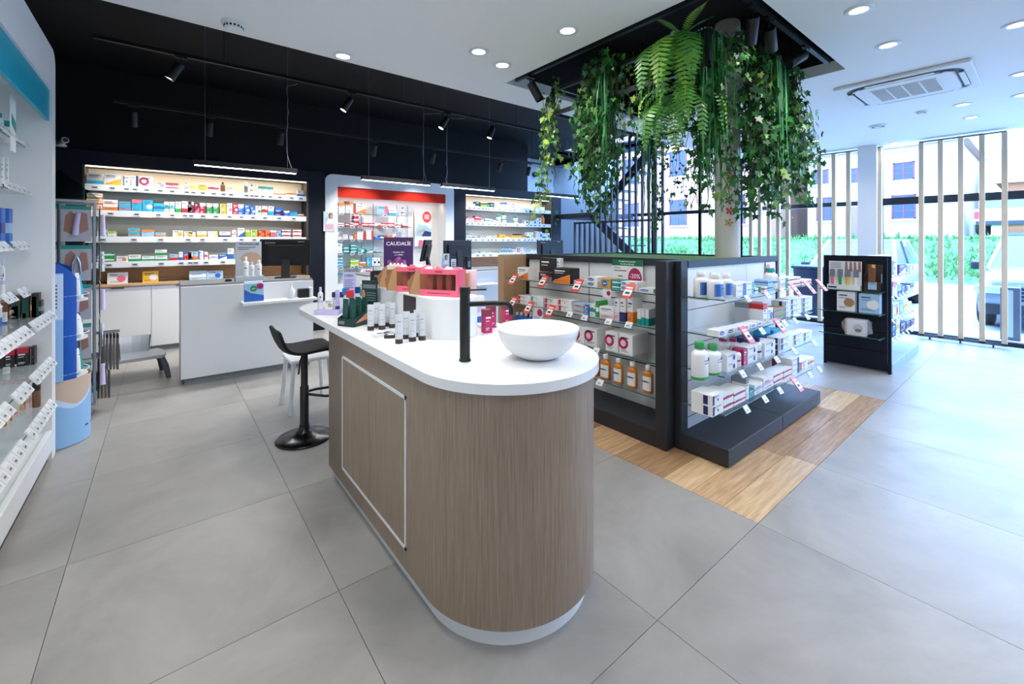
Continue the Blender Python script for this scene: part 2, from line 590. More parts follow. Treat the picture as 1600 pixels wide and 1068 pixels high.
def bottle_parts(w, h, base, pat, c2, kind, parent, rnd):
    r = w / 2
    B, C2 = pm(base), pm(c2 or 'w')
    e = .72
    m = MB()
    if kind == 'j':
        m.lathe([(r * .94, 0), (r, h * .05), (r, h * .66), (r * .9, h * .7)], B, n=18)
        body = m.obj('body', parent, loc=(0, r, 0))
        MB().lathe([(r * .98, h * .68), (r * 1.0, h * .7), (r * 1.0, h * .97), (r * .94, h)], C2, n=18).obj('lid', parent, loc=(0, r, 0))
        return
    if kind == 't':
        n = 16
        vs, fs = [], []
        prof = [(0, 1, .8), (.15, 1, .8), (.5, 1, .62), (.85, 1.0, .25), (.97, 1.02, .06), (1, 1.02, .05)]
        z0 = h * .16
        for t, ax, ay in prof:
            for k in range(n):
                a = 2 * pi * k / n
                vs.append((r * ax * math.cos(a), r * ay * math.sin(a), z0 + t * (h - z0)))
        for j in range(len(prof) - 1):
            for k in range(n):
                fs.append((j * n + k, j * n + (k + 1) % n, (j + 1) * n + (k + 1) % n, (j + 1) * n + k))
        fs.append(tuple(range(n * (len(prof) - 1), n * len(prof))))
        m.add(vs, fs, B, True)
        for zz, wd in ((.7, .5), (.55, .4), (.5, .3), (.25, .45)):
            z = z0 + zz * (h - z0)
            yy = -r * (.8 - .6 * zz) - .0012
            m.quad([(-r * wd, yy, z), (r * wd, yy, z), (r * wd, yy, z + h * .02), (-r * wd, yy, z + h * .02)], ink)
        m.obj('tube_body', parent, loc=(0, r, 0))
        MB().lathe([(r * .95, 0), (r * .98, h * .01), (r * .98, h * .15), (r * .9, h * .165)], C2, n=16, ell=.85).obj('cap', parent, loc=(0, r, 0))
        return
    if kind == 's':
        prof = [(r * .92, 0), (r, h * .03), (r, h * .68), (r * .8, h * .74), (r * .45, h * .77)]
        cp = [(r * .5, h * .76), (r * .55, h * .78), (r * .55, h * .97), (r * .45, h)]
    else:
        prof = [(r * .92, 0), (r, h * .03), (r, h * .66), (r * .94, h * .71), (r * .62, h * .77), (r * .36, h * .8), (r * .36, h * .83)]
        cp = [(r * .46, h * .82), (r * .48, h * .83), (r * .46, h * .98), (r * .4, h)]
    m.lathe(prof, B, n=18, ell=e)
    if pat == 'lab':
        # wrapped front label
        rr = r * 1.006
        pts = []
        for zz in (h * .1, h * .6):
            for k in range(9):
                a = -pi / 2 + (k - 4) * .26
                pts.append((rr * math.cos(a), rr * e * math.sin(a), zz))
        m.add(pts, [(k, k + 1, k + 10, k + 9) for k in range(8)], C2, True)
        yy = -rr * e - .001
        m.quad([(-r * .5, yy, h * .4), (r * .4, yy, h * .4), (r * .4, yy, h * .44), (-r * .5, yy, h * .44)], ink)
    elif pat in ('mid', 'bot'):
        rr = r * 1.004
        z0, z1 = (h * .02, h * .1) if pat == 'bot' else (h * .3, h * .4)
        m.lathe([(rr, z0), (rr, z1)], C2, n=18, ell=e, caps=False)
        yy = -rr * e - .0012
        m.quad([(-r * .45, yy, h * .52), (r * .1, yy, h * .52), (r * .1, yy, h * .54), (-r * .45, yy, h * .54)], ink)
        m.quad([(-r * .45, yy, h * .44), (r * .3, yy, h * .44), (r * .3, yy, h * .46), (-r * .45, yy, h * .46)], ink)
        m.quad([(r * .15, yy, h * .5), (r * .5, yy * .93, h * .5), (r * .5, yy * .93, h * .6), (r * .15, yy, h * .6)], pm('nv'))
    m.obj('body', parent, loc=(0, r * e, 0))
    capc = pm('w') if pat == 'lab' and base != 'w' else C2
    if pat == 'lab' and base == 'w':
        capc = pm('w')
    MB().lathe(cp, capc, n=14).obj('cap', parent, loc=(0, r * e, 0))


def product(kind, base, pat, c2, w, d, h, loc, rz, label, group, rnd):
    nm, cat = KIND[kind][0], KIND[kind][1].split()[-1]
    if kind == 'c' or kind == 'p':
        o = bpy.data.objects.new(nm, carton_mesh(w, d, h, base, pat, c2, rnd))
        COL.objects.link(o)
        o.location = loc
        o.rotation_euler = (0, 0, rz)
        return tag(o, label, cat, group)
    o = thing(nm, label, cat, loc, rz, group)
    bottle_parts(w, h, base, pat, c2, kind, o, rnd)
    return o


def row(plane, z, crop, where, items, depth=.1, tags=None, start=0):
    """plane ('Y', value) faces -Y; ('X', value) faces -X; ('L', value) faces +X.
    crop = (u0, v0, scale) of the photo detail the positions were measured in."""
    ax, pv = plane
    rnd = random.Random(sum(map(ord, where)) + start)
    n = start
    out = []
    for line in items.strip().split('\n'):
        t = line.split()
        if not t:
            continue
        x0, x1, yt = map(float, t[:3])
        kind, base, pat = t[3:6]
        c2, cnt, back, dd = None, 1, 0., depth
        for k in t[6:]:
            if k[0] == '*':
                cnt = int(k[1:])
            elif k[0] == '+':
                back = float(k[1:])
            elif k[0] == '^':
                dd = float(k[1:])
            else:
                c2 = k
        u0, u1, vt = crop[0] + x0 / crop[2], crop[0] + x1 / crop[2], crop[1] + yt / crop[2]
        if ax == 'Y':
            s0, s1 = X_on_Y(u0, pv + back), X_on_Y(u1, pv + back)
            px, py, rz = (s0 + s1) / 2, pv + back, 0
        else:
            xv = pv + (back if ax == 'X' else -back)
            s0, s1 = Y_on_X(u0, xv), Y_on_X(u1, xv)
            px, py, rz = xv, (s0 + s1) / 2, -pi / 2
            if ax == 'L':        # seen end-on: the photo shows the side turned to the room's front
                py, rz = min(Y_on_X(u1, xv), 4.04), 0
                s0, s1 = X_on_Y(u0, py), X_on_Y(u1, py)
                px = (s0 + s1) / 2
        w = max(abs(s1 - s0) - .004, .012)
        ht = max(z_of(vt, px, py) - z, .014)
        if kind in 'btsj':
            w = min(w, ht * .8)
        h = ht / cnt
        n += 1
        for q in range(cnt):
            pos = '' if cnt == 1 else ('lower ', 'upper ')[q] if cnt == 2 else ('bottom ', 'middle ', 'top ')[q]
            kn = KIND[kind][1]
            look = f"{PAL[base][1]} {kn}" + (f" with {PAL[c2][1]} {PHR.get(pat, 'detail')}" if c2 else '')
            if kind in 'btsj' and c2 and pat not in PHR:
                look = f"{PAL[base][1]} {kn} with {PAL[c2][1]} {'lid' if kind == 'j' else 'cap'}"
            lab = f"{pos}{look}, {ORD[n - 1]} from left, {where}"
            hh = h - (.0015 if cnt > 1 else 0)
            jit = rnd.uniform(-.003, .003)
            dx = (jit, 0, 0) if ax != 'X' else (0, jit, 0)
            out.append(product(kind, base, pat, c2, w, dd if kind in 'cp' else w, hh, (px + dx[0], py + dx[1], z + .0006 + q * h), rz, lab, 'products on the ' + where, rnd))
        if tags is not None and n % tags[3] == 0:
            tags[0](px if ax == 'Y' else None, py, tags[1], tags[2])
    return out


# electronic price tags (shared meshes)
m = MB().box(-.035, .035, -.008, 0, -.02, .02, P('tag_case', 'dfe3e7', .4))
m.quad([(-.028, -.0085, -.012), (.028, -.0085, -.012), (.028, -.0085, .014), (-.028, -.0085, .014)], P('tag_screen', 'aeb6bd', .4))
m.quad([(-.02, -.009, -.006), (.02, -.009, -.006), (.02, -.009, .007), (-.02, -.009, .007)], P('tag_ink', '22262c', .5))
TAG = m.mesh('price_tag')
# tilted tag on a glass shelf edge, with clip
m = MB()
wt = P('tag_white', 'e9ecef', .4)
m.add([(-.03, -.03, -.018), (.03, -.03, -.018), (.03, -.002, .022), (-.03, -.002, .022), (-.03, -.024, -.021), (.03, -.024, -.021), (.03, .004, .019), (-.03, .004, .019)],
      [(0, 1, 2, 3), (4, 7, 6, 5), (0, 4, 5, 1), (2, 6, 7, 3), (0, 3, 7, 4), (1, 5, 6, 2)], wt)
m.quad([(-.022, -.0276, -.013), (.016, -.0276, -.013), (.016, -.0122, .009), (-.022, -.0122, .009)], P('tag_face', 'd5dade', .4))
m.quad([(-.014, -.0235, -.007), (.008, -.0235, -.007), (.008, -.0194, .0), (-.014, -.0194, .0)], P('tag_ink_grey', '6a7078', .5))
CLIP = m.mesh('price_tag')
# red promotion tag
m = MB()
rt = P('promo_red', 'd8382c', .4)
m.add([(-.04, -.075, -.05), (.04, -.075, -.05), (.04, 0, .045), (-.04, 0, .045), (-.04, -.07, -.053), (.04, -.07, -.053), (.04, .004, .042), (-.04, .004, .042)],
      [(0, 1, 2, 3), (4, 7, 6, 5), (0, 4, 5, 1), (2, 6, 7, 3), (0, 3, 7, 4), (1, 5, 6, 2)], rt)
L3 = lambda t: (-.075 + .075 * t - .0012, -.05 + .095 * t + .0008)
for t0, t1, a, b, mm in ((.18, .62, -.034, .034, wt), (.3, .46, -.02, .02, P('tag_ink', '22262c', .5)), (.7, .8, -.03, .03, wt)):
    y0, z0 = L3(t0)
    y1, z1 = L3(t1)
    dq = -.0006 if mm is not wt else 0
    m.quad([(a, y0 + dq, z0), (b, y0 + dq, z0), (b, y1 + dq, z1), (a, y1 + dq, z1)], mm)
PROMO = m.mesh('promotion_tag')


def clip_tag(mesh, parent, plane, u, v, crop=(0, 0, 1), off=0.):
    """tag on a shelf edge where the photo shows it"""
    ax, pv = plane
    u, v = crop[0] + u / crop[2], crop[1] + v / crop[2]
    if ax == 'Y':
        x, y, rz = X_on_Y(u, pv), pv, 0
    else:
        x, y, rz = pv, Y_on_X(u, pv), (-pi / 2 if ax == 'X' else pi / 2)
    inst(mesh, mesh.name.split('.')[0], parent, (x, y, z_of(v, x, y)), (0, 0, rz))


def area_light(name, loc, size, size_y, power, color, direction=(0, 0, -1), parent=None):
    l = bpy.data.lights.new(name, 'AREA')
    l.shape = 'RECTANGLE'
    l.size, l.size_y = size, size_y
    l.energy = power
    l.color = color
    o = bpy.data.objects.new(name, l)
    COL.objects.link(o)
    o.location = loc
    o.rotation_euler = Vector(direction).to_track_quat('-Z', 'Y').to_euler()
    o.parent = parent
    return o


# ------------------------------------------------------------------ wooden wall units behind the counters
cream = P('cream_back_panel', 'efe4cf', .6)
oak = grained('light_oak', 'c39f77', 'd6b48c', 6, (1, 1, 9), .45, 5)
FY = 7.38
SH = [2.066, 1.746, 1.418, 1.10]          # undersides of the shelf rails


def wall_unit(x0, x1, a, b, label, shelves):
    t = thing('wall_shelving', label, 'shelving')
    f = MB()
    f.box(x0, a, FY, YB - .05, 0, 2.55, navy).box(b, x1, FY, YB - .05, 0, 2.55, navy)
    f.box(a, b, FY, YB - .05, 2.37, 2.55, navy)
    f.obj('frame', t, .003)
    MB().box(a, b, 7.72, 7.74, .9, 2.37, cream).obj('back_panel', t)
    MB().box(b - .03, b, FY + .01, 7.72, .9, 2.37, P('grey_side_panel', '4a443f', .5)).obj('side_panel', t)
    MB().box(a, a + .015, FY + .01, 7.72, .9, 2.37, P('grey_side_panel', '4a443f', .5)).obj('side_panel', t)
    MB().box(a, b, 7.70, 7.72, .92, 1.10, oak).obj('splashback', t)
    MB().box(a, b, 7.30, 7.72, .865, .895, oak).obj('counter', t, .003)
    MB().box(a + .02, b - .02, FY + .012, FY + .03, 2.355, 2.37, strip_m).obj('light_strip', t)
    area_light('strip_light', ((a + b) / 2, FY + .05, 2.35), b - a - .1, .04, LAMP['strip'] * (b - a) / 2.4, (1, .88, .72), (0, .2, -1), t)
    shs = []
    for z in SH:
        m = MB().box(a + .015, b - .03, FY + .035, 7.72, z + .045, z + .07, white)
        m.box(a + .015, b - .03, FY + .02, FY + .035, z, z + .078, white)
        shs.append(m.obj('shelf', t, .002))
    n = max(2, round((b - a) / .62))
    w = (b - a) / n
    MB().box(a + .02, b - .02, 7.36, 7.7, 0, .07, P('grey_plinth', '8b9095', .5)).obj('plinth', t)
    for k in range(n):
        d = MB().box(a + k * w + .003, a + (k + 1) * w - .003, 7.32, 7.34, .075, .86, white).obj('door', t, .002)
        MB().box(a + (k + .5) * w - .06, a + (k + .5) * w + .06, 7.312, 7.32, .84, .855, alu).obj('handle', d)
    MB().box(a, b, 7.34, 7.7, .075, .86, white).obj('cabinet', t)
    return t, shs


def rail_tagger(sh, z):
    return lambda x, y, *_: inst(TAG, 'price_tag', sh, (x, FY + .0195, z + .036))


uL, shL = wall_unit(-1.05, 2.02, -.775, 1.785, 'navy wall unit with cream back and four white shelves behind the grey-topped desk', 4)
uR, shR = wall_unit(4.445, 7.43, 4.72, 7.14, 'navy wall unit with four white shelves behind the last two screens', 4)
YP = ('Y', FY + .037)
A3, A4 = (100, 220, 4.11), (290, 220, 4.11)
NM = ['top', 'second', 'third', 'lowest']
LROWS = [(A3, '''145 250 208 c w bot cy ^.14
256 365 212 c w wav ye
376 428 224 c w lft bl
432 478 224 c w rgt nv
487 575 228 c w rng mg
588 648 264 c w dot lv
652 736 270 c pk mid w
775 802 260 c w bot lv''', A4, '''22 75 290 c py pl
83 136 268 c ye top w
145 215 284 c w mid re
225 258 265 b br pl bk
268 312 298 c w pl
375 403 262 s lb lab gy
414 436 278 s w mid gy
443 464 280 s w mid lp
470 516 292 c w top te
519 565 297 c w top te
572 634 322 c w bot ora
642 715 328 c cr mid ora
718 758 318 c w bot bl'''), (A3, '''145 248 336 c w bot ora *3
250 348 378 c w bot ora
350 430 388 c cy mid pk *2
432 500 376 c cy top pk
502 570 380 c cy dot w
572 640 400 c cy mid bl
642 676 390 c w mid te
678 712 392 c w mid cy
714 753 390 c w bot gr
756 796 388 c w bot cm
798 822 388 c w bot mr''', A4, '''15 54 388 c mr top w
56 89 398 c mr wav pk
91 130 398 c cm top w
134 173 402 c gr top w
175 213 402 c gr top w
221 260 404 c ye lft w
262 300 402 c w dot pk
302 336 402 c cm dot w
338 376 408 c bl top w
378 413 408 c bl dot w
415 447 422 c bl dot w
449 487 418 c w dot gr
490 526 418 c w mid re
529 567 418 c w bot cy
570 628 428 c nv top bl
630 667 450 c bl top w
669 715 450 c cy top bl
718 762 462 c nv mid ye'''), (A3, '''200 222 580 c w pl
226 275 568 c w mid lg
280 338 578 c w top li
410 488 558 c cy mid ora *2
498 580 570 c lb top ora
585 655 588 c lb bot ora
698 768 575 c w dot ye
771 822 580 c w dot ye''', A4, '''20 66 585 c w bot py
75 138 580 c w bot ye
140 205 580 c w rgt py
218 288 582 c w bot nv
295 328 560 b w mid pk
335 380 560 c w wav bl
385 415 574 c li top py
417 462 572 c li lft w
465 510 574 c re dot ora
512 541 574 c ora dot re
543 584 574 c pk top w
586 612 578 c lb dot bl
616 675 570 c w mid cm *2
690 746 570 c w mid re *2'''), (A3, '''205 240 735 c lb mid w
255 322 714 c gr mid w *2
335 410 742 c w dot ora
415 495 732 c w bot gr
500 582 740 c w bot gr
585 663 698 c w bot gr *2
680 732 728 c lb bot re
738 765 712 c w bot bl
767 797 712 c re top bl
800 822 712 c re bot w''', A4, '''20 48 710 c w bot re
50 80 710 c lb bot ora
85 116 705 c w lft bl
118 144 712 c w mid pk
150 208 733 c w mid lv
210 266 728 c bl wav w
268 308 690 c w bot bl
490 520 690 c w mid re''')]
for k, (c1, i1, c2, i2) in enumerate(LROWS):
    q = 0
    for cc, ii in ((c1, i1), (c2, i2)):
        made = row(YP, SH[k] + .07, cc, f"left wall-unit {NM[k]} shelf", ii, .1, (rail_tagger(shL[k], SH[k]), 0, 0, 1 if k in (0,) else 2), q)
        if k == 1 and q == 0:
            for o in made[:4]:
                wd = 2 * max(v.co.x for v in o.data.vertices)
                hh = max(v.co.z for v in o.data.vertices)
                text('RIOPAN', wd * .24, (0, -.0016, hh * .68), P('print_rust', 'c4521c', .5), o)
        q += len(ii.strip().split('\n'))
row(('Y', 7.45), .895, A3, 'left wall-unit oak counter', '''275 410 846 c w dot pk
503 607 838 c ye dot w''', .1)
row(('Y', 7.45), .895, A4, 'left wall-unit oak counter', '''22 133 835 c lb mid w
136 243 835 c lb dot bl''', .1, None, 2)
R0 = (715, 300, 8.9)
RROWS = ['''120 188 165 c w bot lv
192 246 165 c w bot lg
250 318 135 c dg rgt nv
323 364 155 c li top dg
368 406 155 c li top dg
410 448 155 c te top dg
452 510 148 c nv mid gr
525 620 205 c w mid lg
628 690 145 c w top bl
706 745 165 b w pl bl
758 810 165 b w mid bl
885 1008 225 c w mid lg
1030 1100 220 c w pl
1110 1170 228 c w dot br
1176 1226 185 j w pl dg''', '''120 148 340 c w top re
152 236 360 c w mid re *2
242 318 330 c re mid w *2
322 366 375 c tn mid w
385 482 370 c w mid te
486 540 395 c w mid te
555 612 318 s w mid gr
630 690 290 s w mid gr
790 850 338 s w mid gr
930 982 395 c w dot bk
986 1040 400 c w pl
1045 1093 392 c w dot nv
1096 1164 360 c w dot bk *2
1168 1220 322 b ora pl ye''', '''118 148 590 c w mid bl *2
152 208 575 c w mid nv *2
214 278 612 c w mid nv
320 362 610 c w dot nv
400 440 610 c w dot gr
442 497 610 c w dot gr
505 542 605 c w mid te
582 662 586 c ye dot ora
666 726 612 c ye mid w
730 800 600 c ye lft ora
804 892 582 c ye top bk
898 958 615 c re mid w
962 1000 560 c w bot gr
1003 1056 560 c w dot li
1076 1120 545 c w lft re
1123 1178 550 c w dot bl
1184 1230 570 c w bot gr
1233 1282 570 c w dot gr''', '''230 312 856 c te top w
318 390 825 c w top gr *2
405 495 835 c w mid te *2
580 614 832 c lb mid te
616 650 770 b lb mid dg
653 687 770 b lb mid dg
689 722 770 b lb mid dg
724 757 770 b lb mid dg
766 830 800 c w mid lv
846 915 770 c w lft re
918 986 800 c lb lft w
989 1050 802 c w lft te
1053 1096 802 c w lft te''']
for k, ii in enumerate(RROWS):
    row(YP, SH[k] + .07, R0, f"farther wall-unit {NM[k]} shelf", ii, .1, (rail_tagger(shR[k], SH[k]), 0, 0, 1))

# ------------------------------------------------------------------ white unit with the red band
t = thing('red_band_shelving', 'white rounded wall unit with red header band and glass shelves', 'shelving')
U0, U1, A, B = 2.03, 4.44, 2.225, 4.255


def corner_post(x0, x1, zt, r, left):
    p = [(x0, 0), (x1, 0)]
    if left:
        p += [(x1, zt)] + [(x0 + r + r * math.cos(a), zt - r + r * math.sin(a)) for a in [pi / 2 + k * pi / 12 for k in range(7)]]
    else:
        p += [(x1 - r + r * math.cos(a), zt - r + r * math.sin(a)) for a in [k * pi / 12 for k in range(7)]] + [(x0, zt)]
    return p


def prism_xz(mb, poly, y0, y1, mat):
    n = len(poly)
    mb.add([(x, y0, z) for x, z in poly] + [(x, y1, z) for x, z in poly],
           [tuple(range(n))] + [tuple(range(2 * n - 1, n - 1, -1))] + [(k, n + k, n + (k + 1) % n, (k + 1) % n) for k in range(n)], mat)


f = MB()
prism_xz(f, corner_post(U0, A, 2.53, .12, True), FY - .02, 7.7, white)
prism_xz(f, corner_post(B, U1, 2.53, .12, False), FY - .02, 7.7, white)
f.box(A, B, FY - .02, 7.7, 2.335, 2.53, white)
f.obj('frame', t)
MB().box(A, B, FY + .01, FY + .03, 2.165, 2.335, P('red_header', 'd5301c', .65, spec=.2)).obj('header_band', t, .002)
MB().box(A, B, 7.68, 7.7, 0, 2.335, P('back_white', 'e6e4e2', .6)).obj('back_panel', t)
area_light('strip_light', ((A + B) / 2, FY + .1, 2.16), B - A - .1, .04, LAMP['strip'] * .4, (1, .93, .84), (0, .3, -1), t)
MB().box(A, B, FY + .01, 7.68, 0, .72, white).obj('cabinet', t, .003)
RZ = [1.90, 1.685, 1.46, 1.233, 1.0, .88]
xg = X_on_Y(642.7, 7.42)
for z in RZ:
    m = MB().box(A + .01, xg, FY + .035, 7.68, z - .008, z, shelf_glass)
    s = m.obj('glass_shelf', t)
    MB().box(A + .01, xg, FY + .033, FY + .0352, z - .008, z, shelf_edge).obj('shelf_edge', s)
    for k, u in enumerate((533, 551, 563, 602, 622)):
        if z > .95:
            inst(TAG, 'price_tag', s, (X_on_Y(u, 7.4), FY + .033, z - .012))
for u in (528.6, 570, 588.7, 625.8, 642.7):
    x = X_on_Y(u, 7.44)
    MB().box(x - .006, x + .006, 7.6, 7.612, .72, 2.1, alu).obj('upright', t)
E0 = (500, 300, 8.9)
E1 = (500, 400, 8.9)
EP = ('Y', FY + .04)
for z, nm, cr_, items in ((1.90, 'top', E0, '''265 350 150 c w top ora
362 405 128 c w top br
408 462 128 c w top ora
465 495 155 c re top br
500 640 180 c w wav ora ^.03
792 945 195 c lb rgt pk
955 1068 240 c w bot cy
1137 1174 212 b w mid nv'''), (1.685, 'second', E0, '''250 345 430 c w mid re
350 410 430 c cm mid w
415 468 425 c w mid re
470 540 290 c cm mid w *3
545 580 425 c re pl
584 675 430 c re mid w
680 762 430 c re mid w
766 845 432 c w wav re
848 940 430 c re mid w
944 1036 430 c re mid w
1040 1125 430 c w mid re
1148 1230 435 c w bot re'''), (1.46, 'third', E0, '''245 305 615 c w mid lp
318 390 590 c w mid lp *2
405 460 600 c w top lg
465 510 585 c ora lft re
515 635 550 c w rgt re *3
642 745 535 c w rgt re *3
760 832 620 c bl pl
836 895 600 c nv mid w
935 1010 602 c ora pl
1012 1060 585 c w dot re'''), (1.233, 'fourth', E0, '''240 310 712 c w pl
330 405 755 c te mid w *2
425 510 725 c te mid w *3
518 630 780 c te dot w
640 735 792 c te wav w
785 850 822 c te top w'''), (1.0, 'fifth', E0, '''237 320 915 c cy top w *3
425 540 932 c li mid w *2
547 640 972 c ora top w
657 712 910 c cy lft w
723 780 915 c w dot nv
783 838 915 c w dot nv
841 862 915 c go pl'''), (.88, 'lowest', E1, '''235 345 305 c cy mid bl *2
565 605 175 c w pl
610 640 175 c w mid lg
652 716 180 c w mid re''')):
    row(EP, z, cr_, f"red-banded unit {nm} shelf", items, .12)
# poster inside the unit
px0, px1 = X_on_Y(648, 7.6), X_on_Y(674, 7.6)
pz0, pz1 = 1.33, z_of(328, px0, 7.6)
t = thing('poster', 'white poster with red circle and blue-clad runner inside red-banded unit', 'poster', ((px0 + px1) / 2, 7.6, pz0))
w, h = px1 - px0, pz1 - pz0
MB().box(-w / 2, w / 2, 0, .012, 0, h, pm('w')).obj('panel', t)
m = MB()
m.disc((w * .22, -.001, h * .82), w * .27, P('promo_red', 'd8382c', .4), 20, ry=h * .16)
m.disc((-w * .33, -.001, h * .9), w * .09, pm('re'), 12)
m.disc((-w * .33, -.0015, h * .9), w * .06, ink_w, 12)
m.quad([(-w * .48, -.001, h * .28), (w * .48, -.001, h * .28), (w * .48, -.001, h * .48), (w * .2, -.001, h * .58), (-w * .3, -.001, h * .62), (-w * .48, -.001, h * .4)], pm('lb'))
m.quad([(-w * .1, -.0015, h * .28), (w * .48, -.0015, h * .28), (w * .48, -.0015, h * .4), (w * .1, -.0015, h * .44)], pm('nv'))
m.quad([(-w * .35, -.002, h * .34), (w * .1, -.002, h * .42), (w * .08, -.002, h * .5), (-w * .3, -.002, h * .44)], pm('tn'))
m.quad([(-w * .3, -.001, .0), (w * .2, -.001, 0), (w * .05, -.001, h * .16), (-w * .25, -.001, h * .18)], pm('pk'))
for k in range(4):
    m.quad([(w * .08, -.002, h * (.87 - .035 * k)), (w * (.36 + .02 * (k % 2)), -.002, h * (.87 - .035 * k)), (w * .36, -.002, h * (.885 - .035 * k)), (w * .08, -.002, h * (.885 - .035 * k))], ink_w)
m.obj('print', t)


def portrait(name, label, loc, rz, w, h):
    t = thing(name, label, 'sign', loc, rz)
    MB().box(-w / 2, w / 2, 0, .008, 0, h, pm('w')).obj('panel', t)
    m = MB()
    m.quad([(-w * .46, -.001, h * .4), (w * .46, -.001, h * .4), (w * .46, -.001, h * .97), (-w * .46, -.001, h * .97)], P('photo_pale', 'd3dde6', .5))
    m.quad([(-w * .46, -.001, h * .03), (w * .46, -.001, h * .03), (w * .46, -.001, h * .4), (-w * .46, -.001, h * .4)], pm('lp'))
    m.disc((w * .1, -.0015, h * .78), w * .2, pm('br'), 14, ry=h * .16)
    m.disc((w * .17, -.002, h * .76), w * .12, pm('tn'), 12, ry=h * .11)
    m.quad([(-w * .3, -.002, h * .4), (w * .4, -.002, h * .4), (w * .3, -.002, h * .62), (-w * .05, -.002, h * .64)], pm('w'))
    m.quad([(-w * .46, -.002, h * .4), (-w * .3, -.002, h * .4), (-w * .1, -.002, h * .72), (-w * .4, -.002, h * .7)], pm('lb'))
    for k in range(4):
        m.quad([(-w * .38, -.002, h * (.3 - .06 * k)), (w * .3, -.002, h * (.3 - .06 * k)), (w * .3, -.002, h * (.315 - .06 * k)), (-w * .38, -.002, h * (.315 - .06 * k))], ink)
    m.obj('print', t)
    return t


x0, x1 = X_on_Y(505.5, 7.35), X_on_Y(524, 7.35)
portrait('photo_sign', 'small photo sign of brown-haired person stuck on edge of red-banded unit', ((x0 + x1) / 2, 7.35, z_of(361, x0, 7.35)), 0, x1 - x0, .32)
# ------------------------------------------------------------------ service desks
gtop = P('grey_worktop', '77797c', .4)


def desk(x0, x1, label, ledge=None):
    t = thing('service_desk', label, 'desk', (x0, 5.38, 0), 0, 'service desks')
    w = x1 - x0
    MB().box(0, w, 0, .03, .07, .985, white).obj('front_panel', t, .002)
    MB().box(0, .03, .03, .62, .07, .985, white).box(w - .03, w, .03, .62, .07, .985, white).obj('side_panels' if False else 'cabinet', t, .002)
    MB().box(.03, w - .03, .05, .6, 0, .07, P('grey_plinth', '8b9095', .5)).obj('plinth', t)
    MB().box(0, w, 0.03, .64, .985, 1.005, gtop).obj('worktop', t, .002)
    if ledge:
        MB().box(ledge[0], ledge[1], -.2, 0, .775, .805, corian).obj('ledge', t, .004)
    return t


desk(.125, 1.35, 'white desk with grey worktop and front ledge, before left wall unit', (.5, 1.22))
desk(2.0, 3.05, 'white desk with grey worktop seen behind the pink gift boxes')
desk(3.13, 4.4, 'white desk with front ledge behind the black tap', (.46, .8))
desk(5.0, 6.2, 'desk mostly hidden behind kraft-ended display island')
for x0, x1, lb in ((.24, 1.243, 'long black pendant light bar over the desk with the ledge leaflets'), (2.025, 3.03, 'long black pendant light bar before the red header band'),
                   (3.22, 4.2, 'long black pendant light bar beside the rounded corner of red-banded unit'), (5.15, 6.19, 'long black pendant light bar behind the ivy strand')):
    t = thing('pendant_light_bar', lb, 'lamp', ((x0 + x1) / 2, 5.7, 2.25), 0, 'pendant light bars')
    w = (x1 - x0) / 2
    MB().box(-w, w, -.03, .03, 0, .055, black_soft).obj('housing', t, .002)
    MB().box(-w + .01, w - .01, -.024, .024, -.004, 0, bar_m).obj('diffuser', t)
    area_light('bar_light', (0, 0, -.01), 2 * w, .05, LAMP['bar'], (.97, .98, 1), (0, 0, -1), t)
    for s in (-1, 1):
        MB().tube([(s * w * .8, 0, .05), (s * w * .8, 0, HIGH - 2.25)], .0022, alu, 5).obj('suspension_wire', t)
    rx = random.Random(int(x0 * 100))
    e = .86 if x0 < 3.1 or x0 > 5 else -.86
    pts = [(e * w + .02, 0, .05), (e * w * .99, 0, .12)]
    for k in range(12):
        pts.append((e * w * .93 + rx.uniform(-.012, .012), rx.uniform(-.01, .01), .2 + k * (HIGH - 2.25 - .6) / 12))
    pts.append((e * w * .93, -.5, 3.17 - 2.25))
    MB().tube(pts, .0035, P('grey_cable', '8d949b', .5), 5).obj('cable', t)


def monitor(loc, rz, label, w=.5, h=.31, brand=True, tilt=.1):
    t = thing('touch_monitor', label, 'monitor', loc, rz, 'till screens')
    s = MB()
    s.M = Matrix.Translation((0, 0, .14)) @ Matrix.Rotation(-tilt, 4, 'X')
    s.box(-w / 2, w / 2, -.0, .03, 0, h, black_soft)
    hs = s.obj('housing', t, .006)
    b = MB()
    b.M = s.M
    b.box(-w * .36, w * .36, -.025, 0, h * .1, h * .8, black_soft)
    b.box(-w * .08, w * .22, -.029, -.025, h * .7, h * .72, P('vent_dark', '000000', .7))
    b.obj('back_cover', t, .008)
    st = MB()
    st.M = Matrix.Translation((0, 0, .0))
    st.prism([(-.05, -.1), (.05, -.1), (.05, .02), (-.05, .02)], .01, .02, black_soft)
    st.add([(-.045, -.09, .02), (.045, -.09, .02), (.045, -.03, .02), (-.045, -.03, .02), (-.045, -.03, .28), (.045, -.03, .28), (.045, -.01, .26), (-.045, -.01, .26)],
           [(0, 1, 5, 4), (3, 7, 6, 2), (0, 4, 7, 3), (1, 2, 6, 5), (4, 5, 6, 7)], black_soft)
    st.box(-.11, .11, -.13, .08, 0, .012, black_soft)
    st.obj('stand', t, .003)
    d = MB()
    d.M = s.M
    if brand:
        q = .14 + h * .86
        lt = text('Lenovo', .035, (-w * .32, -.0015 - tilt * 0, 0), P('logo_grey', 'c8ccd0', .4), t, align='CENTER')
        lt.matrix_local = s.M @ Matrix.Translation((-w * .3, -.0015, h * .88)) @ Matrix.Rotation(pi / 2, 4, 'X')
        d.box(w * .25, w * .38, -.002, 0, h * .9, h * .92, P('logo_grey', 'c8ccd0', .4))
        d.obj('status_lights', t)
    return t


